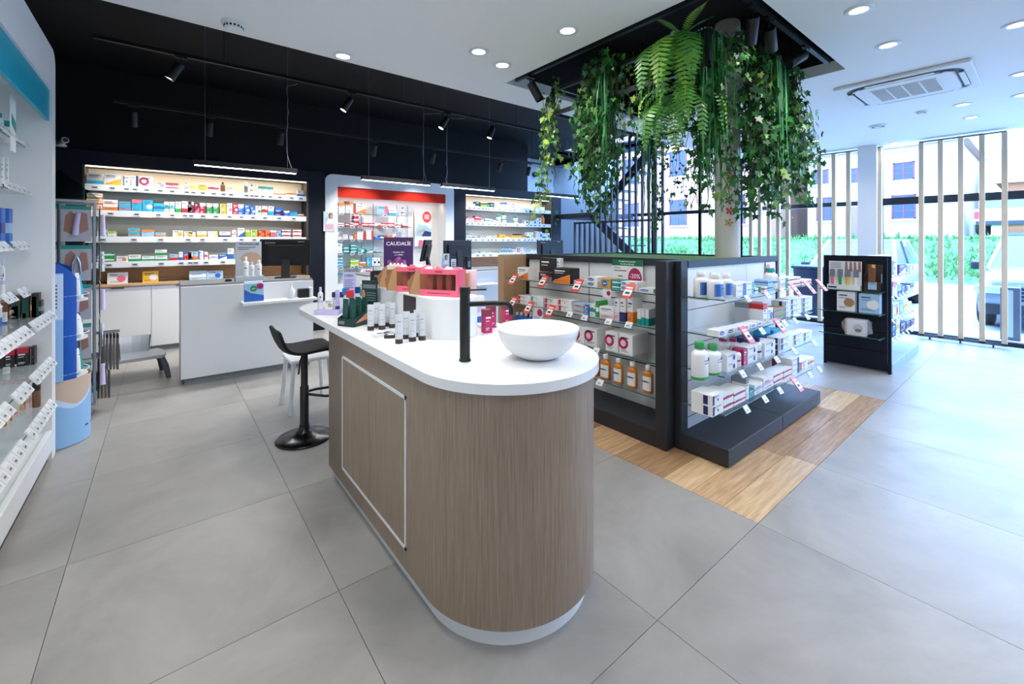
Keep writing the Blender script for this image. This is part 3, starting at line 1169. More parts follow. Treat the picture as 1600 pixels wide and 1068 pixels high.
p = Vector((X_on_Y(447, 5.72), 5.72, 1.006))
monitor(p, rad(-16), 'black till screen seen from behind on the desk with bottles', .53, .32, tilt=-.22)
monitor((X_on_Y(664, 5.7), 5.7, 1.006), rad(50), 'black till screen turned aside behind the purple poster', .45, .31, tilt=-.2, brand=False)
monitor((X_on_Y(716, 5.8), 5.8, 1.006), 0, 'wide black till screen facing away behind the kraft bag', .5, .3, tilt=.02, brand=False)
monitor((X_on_Y(861, 5.6), 5.6, 1.006), 0, 'black till screen rising behind kraft-ended display island', .62, .3, tilt=.02)
# payment terminals on the desks
for u, lb, ww in ((708.5, 'white-fronted card on black stand before the wide till screen', .11), (733, 'black card terminal beside the wide till screen', .09)):
    t = thing('card_terminal', lb, 'terminal', (X_on_Y(u, 5.5), 5.5, 1.006))
    MB().box(-ww / 2, ww / 2, 0, .05, 0, .2, black_soft).obj('body', t, .006)
    m = MB().box(-ww * .38, ww * .38, -.003, 0, .03, .17, P('paper_white', 'dde1e6', .5) if 'white' in lb else P('key_dark', '24272c', .5))
    m.obj('front_plate', t)
    m = MB()
    for k in range(3):
        m.box(-ww * .25, ww * .2, -.005, -.003, .05 + .03 * k, .062 + .03 * k, ink if 'white' in lb else P('key_light', 'b9bec4', .5))
    m.obj('keys', t)
portrait('photo_sign', 'small photo sign of brown-haired person in front of wide till screen', (X_on_Y(696, 5.45), 5.45, 1.006), 0, .13, .25)

# bottles display, leaflets, scanner on the first desk
t = thing('bottle_display', 'grey card counter display behind three white bottles on first desk', 'display', (X_on_Y(392, 5.47), 5.47, 1.006))
m = MB().box(-.14, .13, .0, .13, 0, .05, pm('lg')).box(-.13, .12, .12, .13, .05, .43, P('display_card', 'c9ccd1', .5))
m.obj('card', t, .002)
m = MB()
m.disc((.02, .119, .24), .1, pm('tn'), 16, ry=.07)
m.quad([(-.11, .119, .36), (.06, .119, .36), (.06, .119, .368), (-.11, .119, .368)], ink)
m.quad([(-.11, .119, .34), (.0, .119, .34), (.0, .119, .348), (-.11, .119, .348)], ink)
m.obj('print', t)
text('PRANAROM', .035, (-.0, .118, .4), ink, t)
for k, (u0, u1, vt) in enumerate(((378.5, 389.5, 401), (391, 397.5, 409), (400, 409.5, 406))):
    xa, xb = X_on_Y(u0, 5.475), X_on_Y(u1, 5.475)
    w = xb - xa
    hh = z_of(vt, xa, 5.475) - 1.058
    product('b', 'w', 'lab', 'w', w, w, hh, ((xa + xb) / 2, 5.477, 1.058), 0, f"white bottle with black cap, {ORD[k]} from left in card display", 'bottles in the card display', random.Random(k))
t = thing('leaflet_holder', 'blue leaflets with green and red circles on front ledge of first desk', 'leaflets', (X_on_Y(397, 5.26), 5.26, .806))
m = MB().box(-.09, .09, 0, .03, 0, .19, pm('lb')).box(-.085, .085, .03, .05, 0, .21, pm('w'))
m.obj('leaflet', t, .002)
m = MB()
m.quad([(-.09, -.001, 0), (.09, -.001, 0), (.09, -.001, .06), (-.03, -.001, .09), (-.09, -.001, .13)], pm('bl'))
m.disc((-.005, -.002, .135), .032, pm('gr'), 16)
m.disc((.055, -.0025, .158), .032, pm('mg'), 16)
m.quad([(-.02, -.003, .13), (.01, -.003, .13), (.01, -.003, .137), (-.02, -.003, .137)], ink_w)
m.obj('print', t)
t = thing('barcode_scanner', 'black and white hand scanner on desk ledge', 'scanner', (X_on_Y(476, 5.25), 5.25, .806))
MB().box(-.06, .05, 0, .08, 0, .1, black_soft).obj('cradle', t, .01)
MB().box(.052, .09, 0, .08, 0, .11, pm('w')).obj('stand', t, .01)
t = thing('gel_dispenser', 'white pump bottle standing on desk ledge', 'bottle', (X_on_Y(455, 5.27), 5.27, .806))
MB().lathe([(.035, 0), (.04, .005), (.04, .09), (.015, .12), (.012, .14)], pm('w')).obj('body', t)
MB().lathe([(.012, .14), (.012, .16)], pm('w')).box(-.045, .01, -.008, .008, .155, .168, pm('w')).obj('pump', t)
t = thing('computer_mouse', 'black mouse on grey worktop of first desk', 'mouse', (X_on_Y(357, 5.6), 5.6, 1.006))
MB().lathe([(.03, 0), (.034, .008), (.026, .022), (.0, .028)], black_soft, n=14, ell=1.5).obj('shell', t)
t = thing('white_stool', 'white low stool under the far overhang of the island worktop', 'stool', (.98, 4.1, 0))
MB().box(-.17, .17, -.17, .17, .42, .45, white).obj('seat', t, .01)
for sx in (-1, 1):
    for sy in (-1, 1):
        MB().tube([(sx * .17, sy * .17, 0), (sx * .14, sy * .14, .42)], .018, white, 8).obj('leg', t)

# ------------------------------------------------------------------ left shelving with the blue band
t = thing('blue_band_shelving', 'tall white shelving with turquoise header band along the near wall', 'shelving')
LX, LB, LY0, LY1 = -.58, -1.02, -.6, 4.25
post = [(0, 0), (.11, 0), (.11, 2.56)] + [(.11 - .1 + .1 * math.cos(a), 2.62 + .1 * math.sin(a)) for a in [k * pi / 12 for k in range(7)]] + [(0, 2.72)]
m = MB()
n = len(post)
for x0, x1 in ((LB, LX),):
    m.add([(x0, 4.14 + y, z) for y, z in post] + [(x1, 4.14 + y, z) for y, z in post],
          [tuple(range(n))] + [tuple(range(2 * n - 1, n - 1, -1))] + [(k, n + k, n + (k + 1) % n, (k + 1) % n) for k in range(n)], white)
m.box(LB, LX, LY0, LY0 + .05, 0, 2.72, white)
m.box(LB, LX, LY0, 4.14, 2.44, 2.72, white)
m.obj('frame', t)
MB().box(LX - .03, LX - .012, LY0 + .05, 4.14, 2.235, 2.44, P('turquoise_header', '119dbb', .35)).obj('header_band', t, .002)
MB().box(LB - .02, LB, LY0, LY1, 0, 2.7, white).obj('back_panel', t)
MB().box(LB, LX - .03, LY0 + .05, 4.14, .05, .185, white).obj('base_shelf', t, .003)
MB().box(LX - .03, LX, LY0 + .05, 4.14, .06, .195, white).obj('drawer_front', t, .003)
MB().box(LB, LX - .02, LY0 + .05, 4.14, 0, .06, P('dark_plinth', '33363b', .6)).obj('plinth', t)
area_light('strip_light', (LX - .06, 1.9, 2.42), .05, 4.2, LAMP['strip'] * 4.5, (1, .97, .92), (-.35, 0, -1), t)
LZ = [(2.05, -.70), (1.75, -.70), (1.41, -.70), (1.12, -.70), (.96, -.59), (.66, -.59), (.385, -.59)]
for z, x in LZ:
    s = MB().box(LB, x, LY0 + .05, 4.13, z - .008, z, shelf_glass).obj('glass_shelf', t)
    MB().box(x, x + .002, LY0 + .05, 4.13, z - .008, z, shelf_edge).obj('shelf_edge', s)
    y = 4.05
    while y > 1.7:
        if random.random() < .88:
            inst(CLIP, 'price_tag', s, (x + .004, y, z + .006), (0, 0, pi / 2), 1.3)
        y -= .092 if z < 1 else .11
MB().box(LX - .09, LX - .085, 3.62, 3.72, 1.95, 2.26, pm('w')).quad([(LX - .084, 3.625, 2.1), (LX - .084, 3.715, 2.06), (LX - .084, 3.715, 2.12), (LX - .084, 3.625, 2.16)], pm('te')).obj('shelf_flag', t)
Q1, Q2, Q3 = (0, 140, 4.108), (0, 400, 5.34), (0, 560, 5.34)
LP = ('L', -.74)
row(LP, 2.05, Q1, 'turquoise-banded unit top shelf', '''-60 -20 130 b w mid gr
-16 22 150 b w mid te
26 78 200 c w top te''', .1)
row(LP, 1.75, Q1, 'turquoise-banded unit second shelf', '''-40 -8 430 t w pl nv
-6 24 430 t w pl nv
26 54 432 t w pl w''', .1)
row(LP, 1.41, Q1, 'turquoise-banded unit third shelf', '''-40 -20 700 b w pl w
-18 14 758 c bl mid db
16 62 762 c bl mid lb''', .08)
row(LP, 1.12, Q2, 'turquoise-banded unit fourth shelf', '''-40 -5 20 b w mid bl
0 48 20 b w mid lv''', .1)
row(('L', -.72), .96, Q2, 'turquoise-banded unit fifth shelf', '''-90 -50 420 c tn mid w
-46 -4 440 c w bot bl
4 60 470 t w bot bl
66 150 420 c br mid tn
172 214 478 c br mid w
252 310 340 c br mid tn
318 345 370 c bk mid gy''', .07)
row(('L', -.84), .96, Q2, 'turquoise-banded unit fifth back-row', '''0 70 330 c br top tn
90 168 330 c dg top br
184 248 330 c dg pl
254 322 310 c dg top bk''', .07)
row(('L', -.82), .66, Q2, 'turquoise-banded unit sixth back-row', '''-60 30 800 c bk top re
38 130 790 c bk top cm
134 240 770 c bk top cm
246 290 760 c bk lft gy''', .07)
row(('L', -.72), .66, Q2, 'turquoise-banded unit sixth shelf', '''-40 -2 930 j w pl lg
6 76 930 t lg pl w
84 156 930 j tn pl w
160 196 880 p dg top gr
200 232 960 b te pl w''', .07)
row(('L', -.70), .385, Q3, 'turquoise-banded unit lowest shelf', '''-60 -8 450 b am pl w
0 66 500 b am pl go
70 104 470 b am pl go
106 150 440 b pk pl lp
154 206 385 c go mid tn
210 250 290 c lp mid tn
258 340 205 j br pl bk''', .07)

# ------------------------------------------------------------------ sunscreen floor display
cx, cy, R = -.65, 4.50, .22
t = thing('sunscreen_floor_display', 'half-round blue and sand-coloured floor display of sunscreens', 'display', (cx, cy, 0))
arc = [(R * math.cos(a), R * math.sin(a) * 1.0) for a in [-pi / 2 - .5 + k * (pi + 1.0) / 28 for k in range(29)]]
m = MB()
skyb = P('display_sky_blue', '8fbdea', .45)
sandb = P('display_sand', 'c9b3a2', .55)
deep = P('display_deep_blue', '1156b4', .4)
paleb = P('display_pale_blue', 'c4dcf4', .45)
nA = len(arc)
wave = [.30 + .035 * math.sin(k * .55) + (.06 * math.exp(-((k - 16) / 3) ** 2)) for k in range(nA)]
m.add([(x, y, 0.004) for x, y in arc] + [(x, y, wave[k]) for k, (x, y) in enumerate(arc)], [(k, k + 1, nA + k + 1, nA + k) for k in range(nA - 1)], skyb, True)
m.add([(x, y, wave[k]) for k, (x, y) in enumerate(arc)] + [(x, y, wave[k] + .02 + .03 * max(0, math.sin(k * .35))) for k, (x, y) in enumerate(arc)], [(k, k + 1, nA + k + 1, nA + k) for k in range(nA - 1)], paleb, True)
m.add([(x, y, wave[k] + .02 + .03 * max(0, math.sin(k * .35))) for k, (x, y) in enumerate(arc)] + [(x, y, .47) for x, y in arc], [(k, k + 1, nA + k + 1, nA + k) for k in range(nA - 1)], sandb, True)
m.quad([(x, y, .4) for x, y in arc], sandb)
m.quad([(x, y, .004) for x, y in reversed(arc)], sandb)
m.obj('base', t)
lp_ = [(arc[k][0] * 1.003, arc[k][1] * 1.003) for k in range(10, 24)]
m = MB()
for k in range(13):
    if k % 2:
        (x0, y0), (x1, y1) = lp_[k], lp_[k + 1]
        m.quad([(x0, y0, .1), (x1, y1, .1), (x1, y1, .112), (x0, y0, .112)], pm('nv'))
m.obj('print', t)
m = MB()
a2 = [(R * .98 * math.cos(a), R * .98 * math.sin(a)) for a in [pi * .36 + k * pi * .8 / 12 for k in range(13)]]
for k in range(12):
    (x0, y0), (x1, y1) = a2[k], a2[k + 1]
    m.add([(x0, y0, .4), (x1, y1, .4), (x1, y1, 1.25 + .07 * math.sin(pi * (k + 1) / 12)), (x0, y0, 1.25 + .07 * math.sin(pi * k / 12))], [(0, 1, 2, 3)], deep, True)
m.add([(-R, -.05, .4), (-R, .2, .4), (-R, .2, 1.3), (-R, -.05, 1.3), (-R + .02, -.05, .4), (-R + .02, .2, .4), (-R + .02, .2, 1.3), (-R + .02, -.05, 1.3)], [(0, 3, 2, 1), (4, 5, 6, 7), (0, 4, 7, 3), (1, 2, 6, 5), (3, 7, 6, 2)], deep)
m.obj('back_shell', t)
m = MB()
a3 = [(R * .97 * math.cos(a), R * .97 * math.sin(a)) for a in [-1.5 + k * .78 / 10 for k in range(11)]]
for k in range(10):
    (x0, y0), (x1, y1) = a3[k], a3[k + 1]
    z0, z1 = (1.3 - .12 * (q / 10) ** 2 for q in (k, k + 1))
    m.add([(x0, y0, .4), (x1, y1, .4), (x1, y1, z1), (x0, y0, z0)], [(0, 1, 2, 3)], deep, True)
m.obj('front_shell', t)
m = MB()
m.M = Matrix.Rotation(rad(15), 4, 'Z')
m.box(-.03, .045, -.229, -.221, .47, 1.22, skyb).box(-.03, .045, -.23, -.2215, .9, 1.21, paleb)
for k in range(7):
    m.box(.0, .015, -.2315, -.23, .98 + k * .025, .993 + k * .025, ink)
m.obj('side_card', t, .002)
SUNZ = [.47, .74, 1.02]
for z in SUNZ:
    s = MB().prism([(x * .93, y * .93) for x, y in arc], z - .012, z, P('display_shelf', 'ddd6cc', .5)).obj('shelf', t)
    MB().tube([(x * .96, y * .96, z + .035) for x, y in arc[2:-2]], .003, white, 5, False).obj('guard_rail', s)
for k, z in enumerate(SUNZ):
    for q, (a, col, c2, ww, hh, kd) in enumerate(((-.32, 'w', 'lb', .05, .19, 't'), (.02, ('te', 'w', 'cy')[k], 'w', .05, .17, 't'), (.36, ('cy', 'db', 'cy')[k], 'bl', .05, .185, 't'), (.72, ('w', 'lb', 'cy')[k], 'w', .05, .16, 'b'))):
        px, py = cx + R * .84 * math.cos(a), cy + R * .84 * math.sin(a)
        product(kd, col, 'bot' if kd == 'b' else 'pl', c2, ww, ww, hh * (.9 if k == 1 else 1), (px, py, z + .001), a + pi / 2,
                f"{PAL[col][1]} sunscreen {KIND[kd][1]}, {ORD[q]} from left, {('lowest', 'middle', 'upper')[k]} sunscreen display tier", 'sunscreens on the floor display', random.Random(k * 7 + q))

# ------------------------------------------------------------------ foot care spinner
cx, cy = -.66, 5.02
t = thing('foot_care_spinner', 'square spinner stand with glass pyramid top behind sunscreen display', 'display stand', (cx, cy, 0), rad(6))
MB().lathe([(.0, 0), (.2, 0), (.2, .03), (.03, .05), (.03, 1.74)], alu).obj('pole', t)
m = MB()
for sx in (-1, 1):
    for sy in (-1, 1):
        m.box(sx * .2 - .008, sx * .2 + .008, sy * .2 - .008, sy * .2 + .008, .12, 1.76, alu)
for z in (.12, 1.75):
    for s in (-1, 1):
        m.box(-.2, .2, s * .2 - .006, s * .2 + .006, z, z + .02, alu).box(s * .2 - .006, s * .2 + .006, -.2, .2, z, z + .02, alu)
m.obj('frame', t)
g = glass('smoky_green_glass', (.50, .66, .62), rough=.03)
m = MB()
for (a, b) in (((-.23, -.23), (.23, -.23)), ((.23, -.23), (.23, .23)), ((.23, .23), (-.23, .23)), ((-.23, .23), (-.23, -.23))):
    m.quad([(*a, 1.78), (*b, 1.78), (0, 0, 2.02)], g)
m.obj('pyramid_top', t)
MB().box(.215, .22, -.2, .2, .1, 1.76, glass('side_glass', (.85, .95, .92))).obj('side_glass', t)
blister = P('blister_card', 'b9bcc6', .4)
skin = P('skin_print', 'a87f70', .5)
kk = 0
for side, rz in ((0, 0), (1, pi / 2)):
    for r_ in range(5):
        for c_ in range(2):
            kk += 1
            o = thing('foot_care_pack', f"carded foot-care tool, {('left', 'right')[c_]} hook in {ORD[r_]} row on {('front', 'side')[side]} of spinner", 'pack', group='packs on the spinner')
            M = Matrix.Translation((cx, cy, 0)) @ Matrix.Rotation(rad(6) + rz, 4, 'Z') @ Matrix.Translation((-.095 + .19 * c_, -.235, 1.44 - .31 * r_))
            o.matrix_world = M
            m = MB().box(-.085, .085, 0, .004, 0, .28, blister)
            m.quad([(-.085, -.0005, .25), (.085, -.0005, .25), (.085, -.0005, .28), (-.085, -.0005, .28)], pm('te'))
            m.quad([(-.07, -.0006, .08), (-.02, -.0006, .05), (.0, -.0006, .2), (-.03, -.0006, .24), (-.06, -.0006, .2)], skin)
            m.quad([(.02, -.0006, .06), (.07, -.0006, .09), (.06, -.0006, .22), (.03, -.0006, .23), (.01, -.0006, .18)], skin)
            m.obj('card', o)
            m = MB()
            if (r_ + c_ + side) % 2 == 0:
                m.tube([(-.025, -.012, .06), (-.02, -.012, .14), (0, -.012, .2)], [.006, .007, .006], chrome, 6)
                m.tube([(.025, -.012, .06), (.02, -.012, .14), (0, -.012, .2)], [.006, .007, .006], chrome, 6)
            else:
                m.tube([(-.01, -.012, .05), (.01, -.012, .22)], [.02, .016], pm('lg') if r_ % 2 else pm('lv'), 8)
            m.obj('tool', o)
MB().box(.2, .36, -.03, -.02, .66, .67, alu).box(.2, .36, .05, .06, .66, .67, alu).obj('hook', t)
for k in range(6):
    M = Matrix.Translation((cx, cy, 0)) @ Matrix.Rotation(rad(6), 4, 'Z') @ Matrix.Translation((.235 + .022 * k, -.035, .36 - .004 * k))
    o = MB().box(-.007, .007, 0, .1, 0, .3, P('insole_pack_%d' % k, ('4f5257', '5b534c', '6a625a', '4a4d52', '756b60', '5d5650')[k], .45)).box(-.0075, .0075, -.001, .101, .27, .302, black_soft).obj('insole_pack')
    o.matrix_world = M
    tag(o, f"slim dark insole pack, {ORD[k]} from left on side hook of spinner", 'pack', 'insole packs on the spinner')
    if k < 4:
        o = MB().box(-.007, .007, 0, .1, 0, .22, P('insole_pack_%d' % k, '4f5257', .45)).obj('insole_pack')
        o.matrix_world = M @ Matrix.Translation((-.01, .01, -.24))
        tag(o, f"slim grey insole pack, {ORD[k]} from left, hanging low on spinner side", 'pack', 'insole packs on the spinner')

# grey plastic step chair
t = thing('step_chair', 'low grey plastic chair by the white cabinet doors', 'chair', (-.27, 6.0, 0), rad(8))
gpl = P('grey_plastic', 'b3b9c4', .4)
gpd = P('dark_grey_plastic', '5d636d', .5)
m = MB()
seat = [(-.24, -.2), (.24, -.2), (.27, -.1), (.27, .1), (.24, .2), (-.24, .2)]
m.prism(seat, .22, .25, gpl)
m.obj('seat', t, .01)
for sx in (-1, 1):
    for sy in (-1, 1):
        MB().tube([(sx * .22, sy * .16, .225), (sx * .26, sy * .18, .12), (sx * .28, sy * .2, 0)], [.03, .026, .022], gpd, 8).obj('leg', t)
m = MB()
for k in range(10):
    a0, a1 = [pi * .25 + j * pi * 1.1 / 10 for j in (k, k + 1)]
    p = lambda a, z, r=.22: (r * math.cos(a) * 1.05, r * math.sin(a) * .9, z)
    m.add([p(a0, .25), p(a1, .25), p(a1, .42, .24), p(a0, .42, .24), p(a0, .25, .2), p(a1, .25, .2), p(a1, .42, .22), p(a0, .42, .22)], [(0, 1, 2, 3), (4, 7, 6, 5), (3, 2, 6, 7)], gpl, True)
m.obj('backrest', t)
# ------------------------------------------------------------------ island with wash basin
oakv = grained('washed_oak_veneer', '87735f', 'a89380', 22, (7, 7, .22), .45, 6, c3='978371')
IX, IY0, IR = 1.168, 1.505, .383
t = thing('wash_island', 'oval oak-clad island with thick white worktop in room centre', 'counter')
MB().prism(stadium(IX, IY0, 2.74, IR - .03, 32, True), 0, .075, white, True).obj('plinth', t)
b = MB()
out = stadium(IX, IY0, 2.77, IR, 48, True)
b.prism(out, .075, .91, oakv, True)
bo = b.obj('cladding', t)
# cupboard doors in a white frame on the long side
XF = IX - IR
dy0 = Y_on_X(635, XF)
dy1 = Y_on_X(535, XF)
dz0, dz1 = .16, .80
ym = Y_on_X(577.5, XF)
fr = MB()
for a, b_, c_, d_ in ((dy0, dy1, dz0, dz0 + .014), (dy0, dy1, dz1 - .014, dz1), (dy0, dy0 + .012, dz0, dz1), (dy1 - .012, dy1, dz0, dz1)):
    fr.box(XF - .004, XF + .002, a, b_, c_, d_, white)
fr.obj('door_frame', t)
for a, b_ in ((dy0 + .012, ym - .0015), (ym + .0015, dy1 - .012)):
    MB().box(XF - .002, XF + .002, a, b_, dz0 + .014, dz1 - .014, oakv).obj('door', t)
MB().box(XF - .0012, XF + .001, ym - .0015, ym + .0015, dz0, dz1, black).obj('door_gap', t)
MB().prism(stadium(IX, IY0, 3.375, IR + .022, 48), .912, .95, corian, False).obj('worktop', t, .003)

TOP = .951
t = thing('wash_basin', 'white round vessel basin on near end of the oval island', 'basin', (1.251, 1.381, TOP))
MB().lathe([(.06, 0), (.075, 0), (.082, .005), (.112, .019), (.138, .041), (.158, .07), (.17, .1), (.176, .126), (.173, .129), (.169, .126), (.162, .1), (.148, .07), (.125, .044), (.09, .024), (.0, .016)],
           P('basin_ceramic', 'f3f4f5', .22), n=48, caps=False).obj('bowl', t)
MB().lathe([(.0, .0175), (.022, .0185), (.024, .017)], chrome, n=20).obj('drain', t)
t = thing('basin_tap', 'tall matt black tap with thin lever beside the vessel basin', 'tap', (.972, 1.524, TOP), math.atan2(1.42 - 1.524, 1.16 - .972))
MB().lathe([(.0245, 0), (.0245, .006), (.0215, .008), (.0215, .27), (.021, .272), (.021, .276), (.0225, .277), (.0225, .303), (.0215, .305)], black, n=28).obj('body', t)
MB().tube([(.018, 0, .234), (.12, 0, .234), (.165, 0, .233)] + [(.165 + .03 * math.sin(a), 0, .203 + .03 * math.cos(a)) for a in (.3, .6, .9, 1.2, 1.5)] + [(.196, 0, .185)], .0115, black, 14).obj('spout', t)
MB().tube([(.02, 0, .292), (.09, 0, .293)], .0038, black, 10).obj('lever', t)

t = thing('display_riser', 'white oval riser box standing on the island worktop', 'riser')
MB().prism(stadium(1.187, 2.0, 2.95, .14, 40), TOP, 1.153, white_matt, False).obj('box', t, .003)
m = MB()
m.M = Matrix.Translation((1.0455, 2.2, 0))
m.box(-.002, .004, -.075, .075, TOP + .05, 1.145, pm('bk') if False else P('brown_card', '33262a', .5))
m.obj('brown_card', t)

pinkm = P('gift_box_pink', 'e0607c', .45)
kraft = P('kraft_board', 'a9825c', .6)
rosy = glass('rosy_window', (.86, .66, .62), rough=.12)


def gift_box(loc, rz, w, label, pink=True, flap=True):
    t = thing('gift_box', label, 'box', loc, rz, 'gift boxes on the riser')
    h, d = .142, .085
    fc = pinkm if pink else P('cream_board', 'd9cfc2', .5)
    m = MB()
    m.box(-w / 2, w / 2, d - .004, d, 0, h, kraft).box(-w / 2, w / 2, 0, d, 0, .004, kraft).box(w / 2 - .004, w / 2, .004, d, .0, h, fc).box(-w / 2, w / 2, .0, d, h - .004, h, fc)
    m.box(-w / 2, w / 2, -.002, 0, 0, .034, fc).box(-w / 2, w / 2, -.002, 0, h - .026, h, fc).box(w / 2 - .014, w / 2, -.002, 0, .034, h - .026, fc)
    m.obj('carton', t)
    if pink:
        MB().box(-w / 2, w / 2 - .014, -.001, -.0005, .034, h - .026, rosy).obj('window', t)
        m = MB()
        for k in range(3):
            x = -w * .3 + k * w * .24
            m.lathe([(.014, .006), (.015, .02), (.015, .03), (.018, .05), (.02, .1), (.004, .118)], P('tube_rose', 'd9a79a', .4), (x, .035), 12, .6)
        m.obj('tubes', t)
        text('NUXE', .016, (0, -.0026, h - .013), P('print_dark_rose', '8c2240', .5), t)
        m = MB()
        m.box(-w * .3, w * .3, -.0026, -.002, .014, .018, P('print_dark_rose', '8c2240', .5))
        m.obj('print', t)
    if flap:
        f = MB()
        f.add([(-w / 2, 0, .004), (-w / 2 - .035, -.05, .012), (-w / 2 - .045, -.055, .075), (-w / 2 - .012, -.02, h - .01), (-w / 2, 0, h)], [(0, 1, 2, 3, 4), (4, 3, 2, 1, 0)], kraft)
        f.obj('flap', t)
        f = MB()
        f.add([(-w / 2, d, .004), (-w / 2 - .05, d + .005, .01), (-w / 2 - .06, d - .002, .1), (-w / 2, d, h)], [(0, 1, 2, 3), (3, 2, 1, 0)], kraft)
        f.obj('flap', t)
    f = MB()
    for k in range(4):
        a = -w * .4 + k * w * .26
        f.add([(a, .01 + .01 * (k % 2), h), (a + w * .2, .012, h), (a + w * .16, .03, h + .011), (a + .004, .025, h + .014)], [(0, 1, 2, 3), (3, 2, 1, 0)], fc if k % 2 else P('cream_board', 'd9cfc2', .5))
    f.obj('top_tabs', t)
    return t


ra = math.atan2(-.202, .119)
gift_box((1.126, 2.02, 1.154), ra, .23, 'pink gift box with rosy window at front of the white riser')
gift_box((1.10, 2.285, 1.154), ra + .12, .19, 'pink gift box with kraft flap, behind front pink box')
gift_box((1.10, 2.53, 1.154), ra + .35, .085, 'cream and kraft gift box with open flap at far left of pink boxes', False)
t = thing('kraft_bag', 'kraft carton with pale pink back beside the tap top', 'box', (1.262, 2.03, 1.154), rad(-42))
MB().box(-.045, .045, 0, .06, 0, .115, kraft).obj('carton', t, .002)
MB().box(.0, .08, .062, .09, 0, .128, pm('lp')).obj('back_box', t, .002)
text('NUXE', .014, (.01, -.001, .09), ink, t)

# purple counter poster and dark boxes at the far end of the riser
t = thing('counter_poster', 'purple counter poster with white capitals on the riser behind gift boxes', 'poster', (1.215, 2.72, 1.154), rad(-18))
m = MB().box(-.095, .095, 0, .008, 0, .315, P('poster_purple', '3d1f5c', .4))
m.add([(-.04, .008, 0), (.04, .008, 0), (.04, .1, 0), (-.04, .1, 0), (0, .008, .2)], [(0, 1, 2, 3), (0, 4, 1), (1, 4, 2), (2, 4, 3), (3, 4, 0)], P('poster_purple', '3d1f5c', .4))
m.obj('panel', t)
m = MB()
for k in range(26):
    rr = random.Random(k)
    a, q = rr.uniform(0, 2 * pi), rr.uniform(.3, 1)
    m.disc((-.01 + .075 * q * math.cos(a), -.001 - k * .00001, .11 + .065 * q * math.sin(a)), .014, P('spark_%d' % (k % 3), ('7a3a78', '9c4b8a', 'b76aa0')[k % 3], .5), 7)
m.box(-.045, .045, -.0016, -.0012, .005, .09, P('jar_print', '24142f', .4)).box(-.035, .035, -.0018, -.0012, .092, .108, P('jar_lid_print', '57315f', .4))
m.obj('print', t)
text('CAUDALÍE', .034, (0, -.0012, .272), ink_w, t)
text('PREMIER CRU', .012, (0, -.0012, .215), ink_w, t)
text('LA CREME', .012, (0, -.0012, .198), ink_w, t)
for k, (x, y, w, h) in enumerate(((1.12, 2.84, .075, .09), (1.165, 2.97, .09, .075))):
    o = MB().box(-w / 2, w / 2, 0, .06, 0, h, P('dark_brown_box', '241a1c', .4)).quad([(-w * .3, -.0008, h * .55), (w * .3, -.0008, h * .55), (w * .3, -.0008, h * .68), (-w * .3, -.0008, h * .68)], pm('gy')).obj('carton', loc=(x, y, 1.154), rz=rad(-25))
    tag(o, ('dark brown carton, nearer one, beside purple poster', 'dark brown carton, farther one, beside purple poster')[k], 'carton', 'dark cartons on the riser')

# dark green tube tray
ga = rad(-62)
t = thing('tube_tray', 'dark green card tray with tall header on left side of island', 'tray', (.905, 2.60, TOP), ga)
dgm = P('tray_dark_green', '123a38', .45)
m = MB().box(-.06, .06, -.1, .1, 0, .004, dgm)
m.box(-.06, .06, -.1, -.096, 0, .045, dgm).box(-.06, .06, .096, .1, 0, .25, dgm)
for s in (-1, 1):
    x = s * .06
    m.add([(x - .002, -.1, 0), (x - .002, .1, 0), (x - .002, .1, .12), (x - .002, -.1, .045), (x + .002, -.1, 0), (x + .002, .1, 0), (x + .002, .1, .12), (x + .002, -.1, .045)],
          [(0, 3, 2, 1), (4, 5, 6, 7), (3, 7, 6, 2), (0, 4, 7, 3)], dgm)
m.obj('card', t)
m = MB()
m.quad([(.0625, -.09, .02), (.0625, .09, .04), (.0625, .09, .115)], P('print_salmon', 'c98468', .5))
m.quad([(-.05, -.1008, .012), (-.01, -.1008, .012), (-.01, -.1008, .03), (-.05, -.1008, .03)], pm('gy'))
m.quad([(-.05, .0955, .2), (.05, .0955, .2), (.05, .0955, .225), (-.05, .0955, .225)], pm('gy'))
m.quad([(-.058, .0955, .13), (-.04, .0955, .13), (-.03, .0955, .16), (-.04, .0955, .19), (-.058, .0955, .19)], P('print_salmon', 'c98468', .5))
for k in range(4):
    m.quad([(-.02, .0955, .17 - .015 * k), (.05, .0955, .17 - .015 * k), (.05, .0955, .176 - .015 * k), (-.03, .0955, .176 - .015 * k)], pm('gy'))
m.obj('print', t)
Mt = Matrix.Translation((.905, 2.60, TOP)) @ Matrix.Rotation(ga, 4, 'Z')
for k, (x, y) in enumerate(((-.027, -.072), (.027, -.072), (-.027, -.024), (.027, -.024), (-.027, .026), (.027, .026))):
    p = Mt @ Vector((x, y - .02, .005))
    product('t', 'dg', 'pl', 'dg', .042, .04, .15, p, ga, f"dark green tube, {ORD[k]} in the dark green tray", 'tubes in the green tray', random.Random(k))

